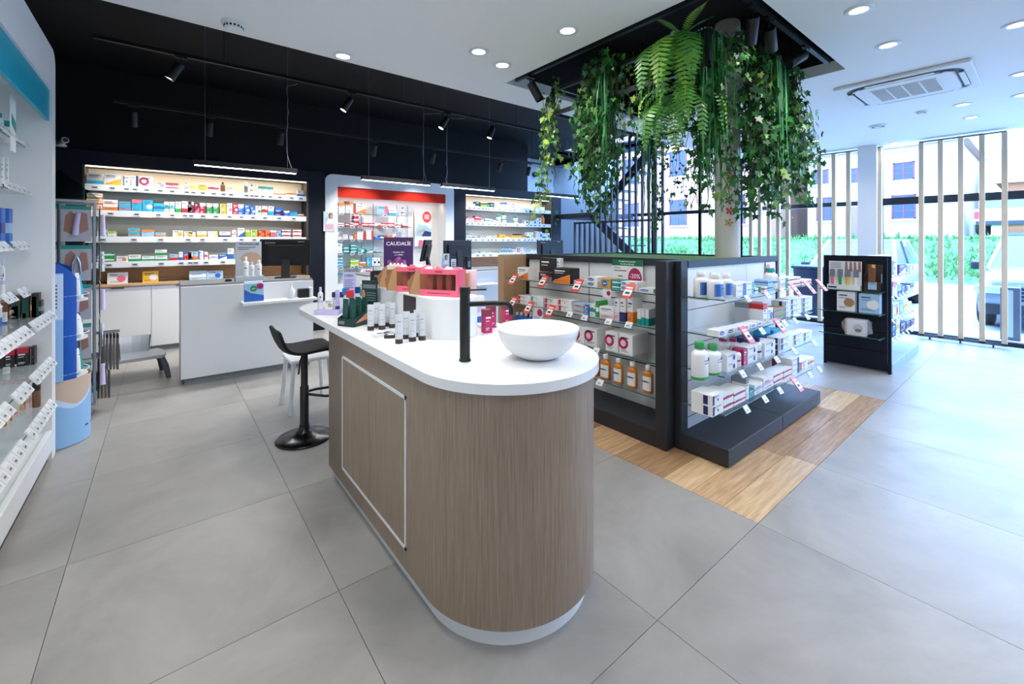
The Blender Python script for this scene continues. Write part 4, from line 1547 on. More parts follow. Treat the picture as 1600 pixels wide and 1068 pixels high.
# white tubes with dark caps
for g, (grp, h, pts) in enumerate((('farther cluster', .142, ((578.2, 516.5), (588, 512), (595.8, 515), (604.5, 510), (612, 512.6))), ('nearer cluster', .138, ((622.6, 537.5), (633.5, 530), (643.8, 534), (651.5, 526.7), (659, 532))))):
    for k, (u, v) in enumerate(pts):
        p = at_z(u, v, TOP)
        product('t', 'lg', 'pl', 'dk', .037, .03, h, p, rad(-32), f"silver-white tube with dark brown cap, {ORD[k]} from left in {grp} on island", 'white tubes on the island', random.Random(k + 9))
for k, (u, v, rz) in enumerate(((594, 525, 10), (606, 523, 38), (612, 527, -30))):
    p = at_z(u, v, TOP)
    o = MB().box(-.035, .035, -.02, .02, 0, .016, (pm('w'), pm('lg'), pm('bk'))[k]).quad([(-.02, -.012, .0165), (.01, -.012, .0165), (.01, .01, .0165), (-.02, .01, .0165)], (pm('bk'), pm('bk'), pm('w'))[k]).obj('sample_box', loc=p, rz=rad(rz))
    tag(o, ('small flat white sample box before white tubes', 'small flat silver sample box between tube clusters', 'small flat black sample box between tube clusters')[k], 'box')

# lavender sun-care group at the far left of the worktop
p = at_z(515, 489, TOP)
t = thing('lavender_tray', 'lavender display tray near left end of island worktop', 'tray', p, rad(-38))
MB().box(-.08, .08, -.06, .07, 0, .03, pm('lv')).obj('tray', t, .002)
pt = Matrix.Translation(p) @ Matrix.Rotation(rad(-38), 4, 'Z')
product('b', 'w', 'mid', 'lv', .035, .03, .15, pt @ Vector((-.055, -.03, .031)), rad(-38), 'slim white bottle with lavender band on lavender tray', None, random.Random(1))
product('c', 'w', 'dot', 'tn', .05, .05, .065, pt @ Vector((.01, -.04, .031)), rad(-38), 'small white carton with tan spot on lavender tray', None, random.Random(2))
product('t', 'lv', 'pl', 'nv', .03, .03, .13, pt @ Vector((.06, -.03, .031)), rad(-38), 'lavender tube standing on lavender tray', None, random.Random(3))
product('c', 'w', 'top', 'nv', .09, .04, .13, pt @ Vector((.02, .1, 0)), rad(-38), 'white carton with navy band behind lavender tray', None, random.Random(4))
p = at_z(551, 487, TOP) + Vector((.05, .22, 0))
t = thing('lavender_showcard', 'tall lavender showcard with dark capitals behind capped bottles', 'sign', p, rad(-28))
MB().box(-.045, .045, 0, .006, 0, .26, P('showcard_lavender', 'cfcdf0', .5)).obj('panel', t)
text('UVEA', .025, (-.005, -.001, .235), pm('nv'), t)
m = MB()
m.quad([(.0, -.001, .02), (.035, -.001, .02), (.03, -.001, .06), (.022, -.001, .075), (.02, -.001, .1), (.012, -.001, .1), (.012, -.001, .07), (.0, -.001, .055)], P('print_violet', '7d78c8', .5))
for k in range(5):
    m.quad([(-.035, -.001, .2 - .014 * k), (.03 - .01 * (k % 2), -.001, .2 - .014 * k), (.03 - .01 * (k % 2), -.001, .206 - .014 * k), (-.035, -.001, .206 - .014 * k)], P('print_violet', '7d78c8', .5))
m.obj('print', t)
for k, (u, v, vt, col) in enumerate(((540.5, 492, 450, 'bl'), (547, 500, 453, 're'), (560, 488, 448, 'db'), (568, 494, 451, 'te'))):
    p = at_z(u, v, TOP)
    hh = z_of(vt, p.x, p.y) - TOP
    t = thing('capped_bottle', f"clear white bottle with square {PAL[col][1]} cap on island's left side", 'bottle', p, rad(-30), 'square-capped bottles')
    MB().lathe([(.02, 0), (.022, .006), (.022, hh * .62), (.012, hh * .72), (.012, hh * .76)], P('bottle_frost', 'dfe6ea', .3), n=16, ell=.8).quad([(-.014, -.0178, hh * .15), (.014, -.0178, hh * .15), (.014, -.0178, hh * .5), (-.014, -.0178, hh * .5)], pm('lb')).obj('body', t)
    MB().box(-.021, .021, -.016, .016, hh * .76, hh, pm(col)).obj('cap', t, .003)

# magenta cartons and leaflets right of the riser
for k, (u, v, w, hh) in enumerate(((763.5, 520, .044, .125), (770, 512, .044, .128), (794, 507, .044, .125))):
    p = at_z(u, v, TOP)
    product('c', 'mg', 'top', 'mr', w, w, hh, p, rad(-8), ('magenta carton nearest the tap, right of the riser', 'magenta carton just behind nearest magenta carton', 'magenta carton standing behind the vessel basin')[k], 'magenta cartons', random.Random(k))
p = at_z(750, 506, TOP)
t = thing('leaflet_stand', 'white leaflet stand with blue foot right of the riser', 'leaflets', p + Vector((.02, .05, 0)), rad(-12))
MB().box(-.04, .04, 0, .03, 0, .16, pm('w')).quad([(-.038, -.0008, .0), (.038, -.0008, 0), (.038, -.0008, .04), (-.038, -.0008, .03)], pm('bl')).quad([(-.03, -.0008, .06), (.03, -.0008, .06), (.03, -.0008, .12), (-.03, -.0008, .12)], pm('lv')).obj('leaflet', t)
m = MB()
for k in range(5):
    m.box(-.05, .05, -.03 - .002 * k, .05, .002 + .003 * k, .0045 + .003 * k, pm('w'))
o = m.obj('paper_stack', loc=at_z(742, 512, TOP) + Vector((.07, -.02, -.0015)), rz=rad(-15))
tag(o, 'thin pile of white papers before the white leaflet stand', 'paper')

# ------------------------------------------------------------------ bar stool
t = thing('bar_stool', 'black bar stool with round foot under the far island overhang', 'stool', (.80, 3.43, 0))
MB().lathe([(.19, 0), (.192, .006), (.185, .014), (.12, .028), (.06, .045), (.036, .075), (.034, .1)], P('stool_black_gloss', '0b0b0d', .22), n=40).obj('foot', t)
MB().lathe([(.034, .09), (.03, .1), (.03, .38), (.024, .385), (.024, .64)], black, n=20).obj('column', t)
MB().tube([(.0, -.02, .33), (.12, -.1, .31), (.2, -.12, .305), (.25, -.02, .3), (.2, .1, .305), (.1, .1, .31), (0, .02, .33)], .01, black, 8).obj('footrest', t)
MB().tube([(.0, .03, .62), (-.04, -.05, .58), (-.06, -.09, .5)], .006, black, 6).obj('lift_lever', t)
prof = [(-.205, .82), (-.20, .80), (-.185, .73), (-.165, .675), (-.13, .645), (-.08, .637), (0, .64), (.1, .648), (.17, .65), (.2, .64)]
vs, fs = [], []
ny = 9
for i, (x, z) in enumerate(prof):
    for j in range(ny):
        y = -.2 + .4 * j / (ny - 1)
        e = (abs(y) / .2)
        sq = 1 - .12 * (e ** 3) * (1 if i in (0, len(prof) - 1) else .3)
        vs.append((x * (sq if x > 0 else 1), y * (.92 if i == 0 else 1), z + .03 * e ** 2 * (.4 if i > 4 else 1) - (.03 * e ** 4 if i < 2 else 0)))
for i in range(len(prof) - 1):
    for j in range(ny - 1):
        fs.append((i * ny + j, i * ny + j + 1, (i + 1) * ny + j + 1, (i + 1) * ny + j))
o = MB().add(vs, fs, P('stool_seat_black', '0d0e10', .6, spec=.3), True).obj('seat', t)
sm = o.modifiers.new('thick', 'SOLIDIFY')
sm.thickness = .022
sb = o.modifiers.new('smooth', 'SUBSURF')
sb.levels = sb.render_levels = 1

# ------------------------------------------------------------------ central display island (gondola)
t = thing('display_gondola', 'anthracite shelving island with white backs, glass shelves and round column', 'shelving')
GZ = [1.066, .822, .575, .328]
pan = P('gondola_white_panel', 'e8eaec', .45)
MB().box(2.68, 3.02, 1.74, 3.52, 0, .12, anth).obj('base', t, .003)
MB().box(2.781, 3.66, 1.28, 1.62, .012, .12, anth).box(3.664, 4.515, 1.28, 1.62, .012, .12, anth).box(2.8, 4.5, 1.3, 1.62, 0, .012, pm('kr')).obj('base', t, .003)
MB().box(2.68, 3.0, 1.655, 1.74, 0, 1.305, P('gable_charcoal', '22252b', .5)).obj('end_panel', t, .004)
MB().box(2.785, 2.875, 1.605, 1.652, 0, 1.305, P('gable_charcoal', '22252b', .5)).obj('post', t, .003)
MB().box(4.44, 4.475, 1.6, 1.66, 0, 1.305, anth).obj('post', t, .003)
MB().box(2.70, 3.03, 3.50, 3.60, .12, 1.30, P('kraft_end_panel', 'b3906c', .6)).obj('end_panel', t, .004)
MB().box(3.0, 3.05, 1.74, 3.50, 1.25, 1.305, anth).box(2.875, 4.44, 1.6, 1.66, 1.255, 1.305, anth).obj('top_rail', t, .002)
MB().box(3.0, 3.03, 3.47, 3.50, .12, 1.25, black).obj('post', t)
yseam = Y_on_X(920.5, 3.02)
for a, b_ in ((1.74, yseam - .002), (yseam + .002, 3.47)):
    MB().box(3.02, 3.045, a, b_, .12, 1.25, pan).obj('back_panel', t)
xs = X_on_Y(1166.5, 1.61)
for a, b_ in ((2.875, xs - .002), (xs + .002, 4.44)):
    MB().box(a, b_, 1.612, 1.64, .12, 1.255, pan).obj('back_panel', t)
m = MB()
for z in (.955, .705, .455, .2):
    m.box(3.0185, 3.021, 1.74, 3.47, z - .004, z + .004, black).box(2.875, 4.44, 1.6105, 1.613, z - .0025, z + .0025, P('groove_grey', '555a60', .6))
m.box(3.0182, 3.021, yseam - .004, yseam + .004, .12, 1.25, P('groove_grey', '555a60', .6))
m.obj('slot_rails', t)
MB().box(3.05, 4.44, 3.40, 3.44, 0, 1.3, anth).box(4.40, 4.44, 1.66, 3.40, 0, 1.3, anth).obj('rear_panel', t)
MB().box(3.05, 4.40, 1.66, 3.40, 1.27, 1.285, P('moss_green', '6f9a3c', .9)).obj('moss_top', t)
for k, z in enumerate(GZ):
    s = MB().box(2.72, 3.015, 1.75, 3.49, z - .008, z, shelf_glass).obj('glass_shelf', t)
    MB().box(2.718, 2.7202, 1.75, 3.49, z - .008, z, shelf_edge).obj('shelf_edge', s)
    m = MB()
    for y in (yseam, 3.45):
        m.box(2.8, 3.02, y - .006, y + .006, z - .03, z - .009, white)
    m.obj('bracket', s)
    s2 = MB().box(2.80, 4.43, 1.315, 1.608, z - .008, z, shelf_glass).obj('glass_shelf', t)
    MB().box(2.80, 4.43, 1.313, 1.3152, z - .008, z, shelf_edge).box(2.798, 2.8002, 1.315, 1.6, z - .008, z, shelf_edge).obj('shelf_edge', s2)
    MB().box(2.9, 2.915, 1.47, 1.61, z - .03, z - .009, white).box(xs - .007, xs + .007, 1.42, 1.61, z - .03, z - .009, white).obj('bracket', s2)
    TL, TR = ('X', 2.716), ('Y', 1.311)
    A0, B0, C0, D0, E0_, F0_ = (795, 395, 9.707), (905, 395, 9.707), (880, 495, 8.54), (1070, 400, 7.27), (1070, 480, 7.27), (1070, 550, 7.27)
    if k == 0:
        for cc, u, v in ((A0, 110, 390), (A0, 560, 420), (A0, 1085, 480), (B0, 790, 570)):
            clip_tag(PROMO, s, TL, u, v, cc)
        for u, v in ((690, 480), (915, 440), (1090, 400)):
            clip_tag(CLIP, s2, TR, u, v, D0)
        for u, v in ((1200, 370), (1365, 345), (1500, 320)):
            clip_tag(PROMO, s2, TR, u, v, D0)
    elif k == 1:
        for cc, u, v in ((A0, 105, 730), (A0, 345, 815), (A0, 670, 865)):
            clip_tag(PROMO, s, TL, u, v, cc)
        for cc, u, v in ((A0, 940, 930), (A0, 1165, 980), (C0, 620, 60), (C0, 890, 105)):
            clip_tag(CLIP, s, TL, u, v, cc)
        for u, v in ((640, 290), (1020, 190)):
            clip_tag(PROMO, s2, TR, u, v, E0_)
        for u, v in ((855, 265), (1115, 175), (1235, 150), (1370, 105)):
            clip_tag(CLIP, s2, TR, u, v, E0_)
    elif k == 2:
        clip_tag(CLIP, s, TL, 455, 445, C0)
        for u, v in ((635, 240), (830, 160), (1025, 80)):
            clip_tag(CLIP, s2, TR, u, v, F0_)
        for u, v in ((1225, 490), (1450, 400)):
            clip_tag(CLIP, s2, TR, u, v, E0_)
    else:
        clip_tag(CLIP, s, TL, 505, 870, C0)
        for u, v in ((680, 640), (890, 525), (1060, 430), (1400, 250), (1510, 190)):
            clip_tag(CLIP, s2, TR, u, v, F0_)
        clip_tag(PROMO, s2, TR, 1215, 340, F0_)
GL = ('X', 2.75)
row(GL, GZ[0], A0, 'basin-side gondola top shelf', '''135 298 222 c w wav ora ^.1
452 655 302 c bk wav gy ^.09
665 935 232 c bk wav ora ^.12
985 1040 415 c w lft bl ^.14
1178 1340 365 c w ovl bl *2 ^.16''')
row(('X', 2.87), GZ[0], A0, 'basin-side gondola top back-row', '''466 720 78 c bk bot ora ^.06
728 785 80 c w bot mg ^.04''')
row(GL, GZ[0], B0, 'basin-side gondola top shelf', '''332 484 392 c go ovl bl ^.12
498 612 410 c te mid w *2 ^.12
628 748 430 c w ovl bl *2 ^.12
756 885 440 c w ovl ora *2 ^.12
902 1130 540 c w ovl bl ^.14''', .1, None, 5)
row(GL, GZ[1], A0, 'basin-side gondola second shelf', '''138 318 650 c w lft re *2 ^.12
332 528 662 c w lft te *2 ^.12
542 738 692 c w lft re *2 ^.12
748 958 712 c w lft re *2 ^.12
985 1140 770 c lb mid ora *2 ^.12''')
row(GL, GZ[1], B0, 'basin-side gondola second shelf', '''84 148 798 c bl lft w ^.12
156 238 772 c w mid te ^.12
244 290 732 c gr mid w ^.12
302 526 818 c w bot lp ^.1
534 610 692 c w bot lp ^.12
618 714 695 c w bot nv ^.12
730 818 702 c w bot ora ^.12
872 932 850 c w bot te ^.14
936 990 852 c w bot te ^.14
994 1052 855 c w bot te ^.14''', .1, None, 5)
row(GL, GZ[2], C0, 'basin-side gondola third shelf', '''110 285 128 c w rng mg ^.2
290 452 150 c w rng mg ^.2
566 738 205 c w rng mg ^.2
742 925 235 c w rng mg ^.2''')
row(('X', 2.78), GZ[2], A0, 'basin-side gondola third-shelf far-end', '''70 132 900 b bl pl w
138 200 905 b bl pl w
206 270 915 b bl pl w
278 345 922 b bl pl w
360 525 850 c w dot mg ^.1''')
shampoo = row(GL, GZ[3], C0, 'basin-side gondola lowest shelf', '''300 440 470 b am lab w
474 598 505 b am lab w
648 770 555 b am lab w
824 952 600 b am lab w
1030 1165 648 b am lab w''')
for o in shampoo:
    bw = 2 * max(v.co.x for v in o.children[0].data.vertices)
    text('KLORANE', bw * .17, (0, -.003, .085), P('tag_ink', '22262c', .5), o)
GR = ('Y', 1.345)
row(GR, GZ[0], D0, 'window-side gondola top shelf', '''205 312 180 b w lab bl +.1
330 400 190 b w lab bl +.12
368 478 205 b w lab bl
488 575 202 b w lab bl
582 690 312 c w rgt bl *2 ^.1
698 786 296 c w rgt cy *2 ^.1
796 835 362 c w mid re ^.1
842 890 348 j te pl te
905 942 345 c w mid re ^.1
946 1002 268 c lb mid bl *2 ^.1
998 1096 140 b w mid te
1082 1165 250 c w rgt te *2 ^.1
1175 1315 238 c w mid re *2 ^.1
1330 1440 266 c w mid re ^.1''')
row(GR, GZ[1], E0_, 'window-side gondola second front-row', '''385 480 258 c w ovl bl ^.08
484 578 240 c w ovl bl ^.08
584 668 222 c w ovl cy ^.08
674 742 202 c w ovl re ^.08
748 822 184 c w ovl bl ^.08
828 886 162 c w ovl bl ^.08''')
row(('Y', 1.36), GZ[1], D0, 'window-side gondola second shelf', '''890 940 545 c w top re ^.1
946 1004 592 c w dot bl ^.1
1012 1128 585 c kr mid gr *2 ^.1
1135 1198 505 c w lft nv *3 ^.1
1202 1325 475 c w lft nv *3 ^.1
1338 1448 462 c w lft nv *3 ^.1''')
row(('Y', 1.46), GZ[1], D0, 'window-side gondola second back-row', '''716 796 525 c lg top gy ^.1
800 884 530 c lg top gy ^.1''')
row(GR, GZ[2], E0_, 'window-side gondola third shelf', '''190 312 402 b w bot gr
342 458 432 b w bot gr
480 596 520 c w dot nv *2 ^.08
604 660 470 b w mid mg
666 708 478 c mg pl ^.08
714 826 442 c w dot nv *2 ^.1
838 894 352 b w mid nv
906 1028 388 c w dot nv *2 ^.1
1085 1228 325 c w lft nv *2 ^.1
1236 1346 295 c w lft nv *2 ^.1
1352 1448 272 c w lft nv *2 ^.1''')
row(('Y', 1.47), GZ[2], E0_, 'window-side gondola third back-row', '''455 545 345 b w mid mg
565 650 358 b w mid mg
672 780 340 c lg top nv ^.1
892 972 235 p cy mid bl ^.08
1006 1086 250 p cy mid bl ^.08''')
row(GR, GZ[3], F0_, 'window-side gondola lowest shelf', '''310 440 470 c w lft nv *2 ^.14
446 555 455 c w mid cm *2 ^.14
562 690 420 c w mid cm *2 ^.12
696 728 290 c w top gy ^.1
734 786 425 c te pl ^.1
792 886 355 c w mid lb ^.12
892 1010 272 c w mid lp ^.1
1016 1116 222 c w mid re *2 ^.1
1124 1215 180 c w mid re *2 ^.1
1222 1300 66 c w rgt nv *3 ^.1
1306 1400 92 c w lft re ^.1
1406 1470 66 c w mid ora ^.1''')
row(('Y', 1.48), GZ[3], F0_, 'window-side gondola lowest back-row', '''616 690 285 c nv pl ^.06
1102 1220 66 c re mid nv *2 ^.08''')

# promotion sheet hanging from the top rail
yA, yB = Y_on_X(905 + 500 / 9.707, 2.985), Y_on_X(905 + 960 / 9.707, 2.985)
w = yA - yB
t = thing('promotion_sheet', 'white sheet with green header and magenta discount disc hanging from gondola rail', 'poster', (2.99, (yA + yB) / 2, 1.015), -pi / 2)
MB().box(-w / 2, w / 2, 0, .003, 0, .27, P('sheet_white', 'e9ebec', .5)).obj('sheet', t)
m = MB().box(-w / 2, w / 2, -.0012, 0, .222, .275, P('header_green', '0d6b48', .45))
m.disc((w * .25, -.002, .125), w * .215, pm('mg'), 26, ry=.083)
m.box(-w * .45, -w * .22, -.0008, 0, .2, .206, ink).box(-w * .45, -w * .02, -.0008, 0, .176, .184, ink).box(-w * .3, -w * .15, -.0008, 0, .13, .138, ink)
m.box(w * .12, w * .4, -.0026, -.002, .093, .099, ink_w).box(w * .16, w * .36, -.0026, -.002, .08, .086, ink_w)
m.obj('print', t)
text('-20%', .052, (w * .25, -.0026, .14), ink_w, t)
text('Produit de la semaine', .019, (0, -.0016, .258), ink_w, t)
text('Du 23 au 28 avril', .019, (0, -.0016, .236), ink_w, t)
p = Vector((2.71, Y_on_X(905 + 420 / 9.707, 2.71), 0))
t = thing('promotion_card', 'small white card with magenta disc on top shelf edge of gondola', 'sign', (2.708, p.y, 1.0), -pi / 2)
MB().box(-.04, .04, 0, .002, 0, .065, P('sheet_white', 'e9ebec', .5)).disc((.018, -.001, .035), .019, pm('mg'), 16).obj('card', t)
p = Vector((2.71, Y_on_X(795 + 440 / 9.707, 2.71), 0))
t = thing('promotion_card', 'white card with half magenta disc below second shelf edge of gondola', 'sign', (2.708, p.y, .69), -pi / 2)
MB().box(-.07, .07, 0, .002, 0, .13, P('sheet_white', 'e9ebec', .5)).disc((.03, -.001, .09), .035, pm('mg'), 16).quad([(-.05, -.001, .02), (.03, -.001, .02), (.03, -.001, .05), (-.05, -.001, .05)], pm('lv')).obj('card', t)
x = X_on_Y(1070 + 972 / 7.27, 1.58)
t = thing('promotion_sheet', 'white sheet with pink disc behind the big white bottle on gondola', 'poster', (x + .06, 1.6, 1.10), 0)
MB().box(-.1, .1, 0, .003, 0, .15, P('sheet_white', 'e9ebec', .5)).disc((-.06, -.001, .085), .05, pm('pk'), 20).quad([(.0, -.001, .09), (.08, -.001, .09), (.08, -.001, .097), (0, -.001, .097)], ink).obj('sheet', t)

# ------------------------------------------------------------------ slatted stand near the window
t = thing('slatwall_stand', 'dark slatted end of free-standing stand before the window', 'shelving')
GX = 6.11
for k in range(6):
    z0 = .02 + k * .21
    MB().box(GX, GX + .02, 1.12, 1.67, z0 + .003, min(z0 + .206, 1.26), navy).obj('slat_panel', t)
MB().box(GX - .004, GX + .03, 1.085, 1.115, 0, 1.275, navy).box(GX - .004, GX + .03, 1.67, 1.70, 0, 1.275, navy).box(GX - .002, GX + .03, 1.11, 1.675, 1.26, 1.275, navy).obj('end_frame', t, .003)
MB().box(GX + .021, GX + .03, 1.12, 1.67, .02, 1.26, black_soft).obj('backing', t)
MB().box(GX + .031, 7.62, 1.36, 1.42, .1, 1.26, P('stand_white', 'e3e7ec', .5)).obj('spine', t)
MB().box(GX + .022, 6.86, 1.08, 1.70, 0, .11, P('stand_base', '9fb0c6', .5)).box(6.865, 7.62, 1.08, 1.70, 0, .11, P('stand_base', '9fb0c6', .5)).obj('base', t, .003)
SZ = [.895, .655, .40]
for z in SZ:
    s = MB().box(GX - .2, GX - .001, 1.13, 1.69, z - .008, z, shelf_glass).obj('glass_shelf', t)
    MB().box(GX - .202, GX - .2, 1.13, 1.69, z - .008, z, shelf_edge).box(GX - .2, GX, 1.128, 1.13, z - .008, z, shelf_edge).obj('shelf_edge', s)
    MB().box(GX - .16, GX, 1.15, 1.16, z - .022, z - .009, alu).box(GX - .16, GX, 1.64, 1.65, z - .022, z - .009, alu).obj('bracket', s)
WZ = [1.035, .80, .545, .33]
for z in WZ:
    s = MB().box(GX + .04, 7.55, 1.12, 1.36, z - .008, z, shelf_glass).obj('glass_shelf', t)
    MB().box(GX + .04, 7.55, 1.118, 1.12, z - .008, z, shelf_edge).obj('shelf_edge', s)
    for k in range(7):
        inst(CLIP, 'price_tag', s, (6.3 + k * .19, 1.116, z + .004))
PX = GX - .1
S0 = (1270, 380, 4.853)
SP = ('X', GX - .13)
# foot file display box
ya, yb = Y_on_X(1270 + 108 / 4.853, PX - .05), Y_on_X(1270 + 358 / 4.853, PX - .05)
w = ya - yb
t = thing('foot_file_display', 'white display box holding four coloured foot files on slatted stand', 'display', (PX - .05, (ya + yb) / 2, .896), -pi / 2)
MB().box(-w / 2, w / 2, .07, .075, 0, .315, pm('w')).box(-w / 2, w / 2, 0, .07, 0, .05, pm('w')).obj('card', t)
m = MB()
for k in range(2):
    x = .0 + k * w * .26
    for q in (0, 1):
        m.quad([(x + q * .04, .0692, .2), (x + q * .04 + .028, .0692, .2), (x + q * .04 + .022, .0692, .31), (x + q * .04 + .002, .0692, .31)], skin)
for k in range(4):
    m.quad([(-w * .45, .0692, .29 - k * .018), (-w * .12, .0692, .29 - k * .018), (-w * .12, .0692, .296 - k * .018), (-w * .45, .0692, .296 - k * .018)], ink)
m.quad([(-w * .46, -.0006, .012), (-w * .2, -.0006, .012), (-w * .2, -.0006, .03), (-w * .46, -.0006, .03)], pm('nv'))
m.obj('print', t)
Mx = Matrix.Translation((PX - .05, (ya + yb) / 2, .896)) @ Matrix.Rotation(-pi / 2, 4, 'Z')
for k, (cn, mt) in enumerate((('pink', pm('pk')), ('green', pm('gr')), ('yellow', pm('ye')), ('white', pm('w')))):
    f = thing('foot_file', f"{cn}-handled foot file in white display box on slatted stand", 'foot file', Mx @ Vector((-w * .36 + k * w * .24, .03, .02)), -pi / 2 + .08, 'foot files in the display box')
    MB().box(-.014, .014, 0, .012, 0, .12, mt).obj('handle', f, .004)
    MB().box(-.024, .024, 0, .012, .12, .205, pm('gy')).obj('head', f, .006)
ya, yb = Y_on_X(1270 + 386 / 4.853, PX - .04), Y_on_X(1270 + 518 / 4.853, PX - .04)
w = ya - yb
t = thing('insole_display', 'brown cardboard display with one long sole pack on slatted stand', 'display', (PX - .04, (ya + yb) / 2, .896), -pi / 2)
brd = P('brown_display', '3b2a24', .5)
bm_ = MB()
bm_.prism([(-w / 2, .06), (w / 2, .06), (w / 2, .065), (-w / 2, .065)], 0, .29, brd)
bm_.box(-w / 2, w / 2, 0, .06, 0, .1, brd).box(-w / 2, -w / 2 + .005, 0, .06, 0, .19, brd).box(w / 2 - .005, w / 2, 0, .06, 0, .19, brd)
bm_.quad([(-w * .25, -.001, .02), (w * .25, -.001, .02), (w * .25, -.001, .1), (-w * .25, -.001, .1)], pm('lb'))
bm_.obj('card', t, .003)
o = MB().box(-.03, .03, -.005, .012, 0, .19, pm('br')).quad([(.0, -.0055, .16), (.028, -.0055, .15), (.028, -.0055, .19), (.0, -.0055, .19)], pm('ye')).obj('insole_pack', loc=(PX - .06, (ya + yb) / 2, .997), rz=-pi / 2)
tag(o, 'brown sole pack with yellow corner in the brown display', 'pack')
row(SP, .655, S0, 'slatted stand second shelf', '''182 322 368 c w dot kr ^.1
346 508 385 c lb dot w ^.1''')
ya, yb = Y_on_X(1270 + 262 / 4.853, PX - .04), Y_on_X(1270 + 400 / 4.853, PX - .04)
w = ya - yb
t = thing('wrapped_box', 'white box with pale bowl picture wrapped in crinkled clear plastic', 'box', (PX - .06, (ya + yb) / 2, .401), -pi / 2)
MB().box(-w / 2, w / 2, 0, .1, 0, .17, pm('w')).disc((.02, -.001, .08), .045, pm('lg'), 16).disc((.02, -.0014, .055), .03, pm('br'), 14, ry=.02).box(-w / 2 - .018, -w / 2, .0, .1, 0, .17, pm('tn')).obj('box', t)
rr = random.Random(5)
vs, fs = [], []
for j in range(7):
    for k in range(20):
        a = 2 * pi * k / 20
        q = rr.uniform(.92, 1.12) * (1.0 if 0 < j < 6 else .7)
        vs.append((q * (w / 2 + .045) * math.copysign(abs(math.cos(a)) ** .6, math.cos(a)), .05 + q * .075 * math.copysign(abs(math.sin(a)) ** .6, math.sin(a)), .002 + j * .029 + rr.uniform(0, .008)))
for j in range(6):
    for k in range(20):
        fs.append((j * 20 + k, j * 20 + (k + 1) % 20, (j + 1) * 20 + (k + 1) % 20, (j + 1) * 20 + k))
MB().add(vs, fs, clear_film).obj('plastic_wrap', t)
WP = ('Y', 1.15)
G0 = (1385, 400, 7.63)
for z, nm, items in ((1.035, 'top', '''70 128 40 c w lft bk
155 232 95 c pu wav lp
238 270 100 c lb lft nv
276 306 100 c w lft pu
312 350 98 c w lft pu'''), (.80, 'second', '''75 130 310 c w top pk
138 180 340 c lb bot bl
188 240 345 c nv lft w
246 280 350 c w lft nv
286 330 322 c nv bot lb'''), (.545, 'third', '''78 150 555 c w dot re
160 200 530 c lb pl
206 260 530 c cr mid ye
264 300 545 c w mid py'''), (.33, 'lowest', '''72 112 775 c nv mid bl
118 160 765 c w mid ye
168 232 785 c nv dot ora
238 285 770 c nv dot re
290 335 745 c nv dot pk''')):
    row(WP, z, G0, f"slatted stand window-side {nm}-shelf", items, .1)
# ------------------------------------------------------------------ ceiling fixtures
down_ring = MB().lathe([(.05, -.004), (.075, -.006), (.08, 0), (.08, .004), (.062, .004), (.052, .012)], P('downlight_ring', 'e6eaee', .4), n=28, caps=False).mesh('trim_ring')
down_disc = MB().disc((0, 0, .002), .055, lamp_m, 24, 'z').mesh('lamp')
for me in (down_disc,):
    me.flip_normals()
spots = [(536, 87), (748, 80), (785, 101), (887, 47), (1342, 15), (1388, 70), (1590, 38), (1596, 115), (1504, 163), (1518, 183), (1272, 220), (1398, 223), (1597, 148)]
names = ['above the till zone edge', 'left of the two between till zone and plants', 'right of the two between till zone and plants', 'brightest, just left of plant recess', 'near top edge, right of plant recess',
         'between plant recess and air conditioner', 'at top right corner', 'at right edge above slats', 'right of air conditioner, upper of two', 'right of air conditioner, lower of two', 'behind the ivy near window', 'above the window transom',
         'at right edge, below another']
pts = [at_z(u, 750 - v, 0) for u, v in ()]


def ceil_pt(u, v, z=CEIL):
    d = F * (z - H) / (HY - v)
    l = (u - CX) / F * d
    return Vector((sn * d + cs * l, cs * d - sn * l, z))


def downlight(p, label, group='recessed downlights'):
    t = thing('downlight', label, 'downlight', p, 0, group)
    inst(down_ring, 'trim_ring', t, (0, 0, -.004))
    inst(down_disc, 'lamp', t, (0, 0, -.004))
    l = bpy.data.lights.new('downlight_beam', 'SPOT')
    l.energy = LAMP['down']
    l.spot_size = rad(150)
    l.spot_blend = .6
    l.shadow_soft_size = .05
    l.color = (1, .965, .92)
    o = bpy.data.objects.new('downlight_beam', l)
    COL.objects.link(o)
    o.parent = t
    o.location = (0, 0, -.02)
    return t


for (u, v), nm in zip(spots, names):
    downlight(ceil_pt(u, v), f"round recessed downlight {nm}")
for k, (x, y) in enumerate(((.2, 2.2), (1.35, .9), (-.1, .2), (1.5, -.7), (3.1, -.6), (3.3, .5), (4.9, -.9), (6.6, -.8), (.1, -1.6), (2.2, -1.9))):
    downlight(Vector((x, y, CEIL)), f"recessed downlight over front of room, {ORD[k]} counting away from till zone")

t = thing('smoke_detector', 'white round smoke detector on ceiling beside till zone', 'detector', ceil_pt(365, 36), 0)
MB().lathe([(.05, -.05), (.056, -.042), (.06, -.02), (.075, -.016), (.078, 0)], white_matt, n=28).obj('body', t)
m = MB()
for k in range(16):
    a = 2 * pi * k / 16
    m.M = Matrix.Rotation(a, 4, 'Z')
    m.box(.0545, .0595, -.006, .006, -.038, -.024, black)
m.obj('slots', t)
for u, v, r, lb in ((1440, 174, .06, 'small white round ceiling sensor right of plant recess'), (1372, 196, .1, 'larger white round ceiling diffuser above the slats')):
    t = thing('ceiling_sensor' if r < .08 else 'air_diffuser', lb, 'ceiling fitting', ceil_pt(u, v), 0)
    MB().lathe([(r * .4, -.022), (r * .75, -.02), (r * .8, -.012), (r, -.01), (r, 0)], white_matt, n=28).obj('body', t)
    MB().lathe([(r * .45, -.0235), (r * .7, -.0215)], P('slot_grey', '6c7680', .6), n=28, caps=False).obj('slot', t)

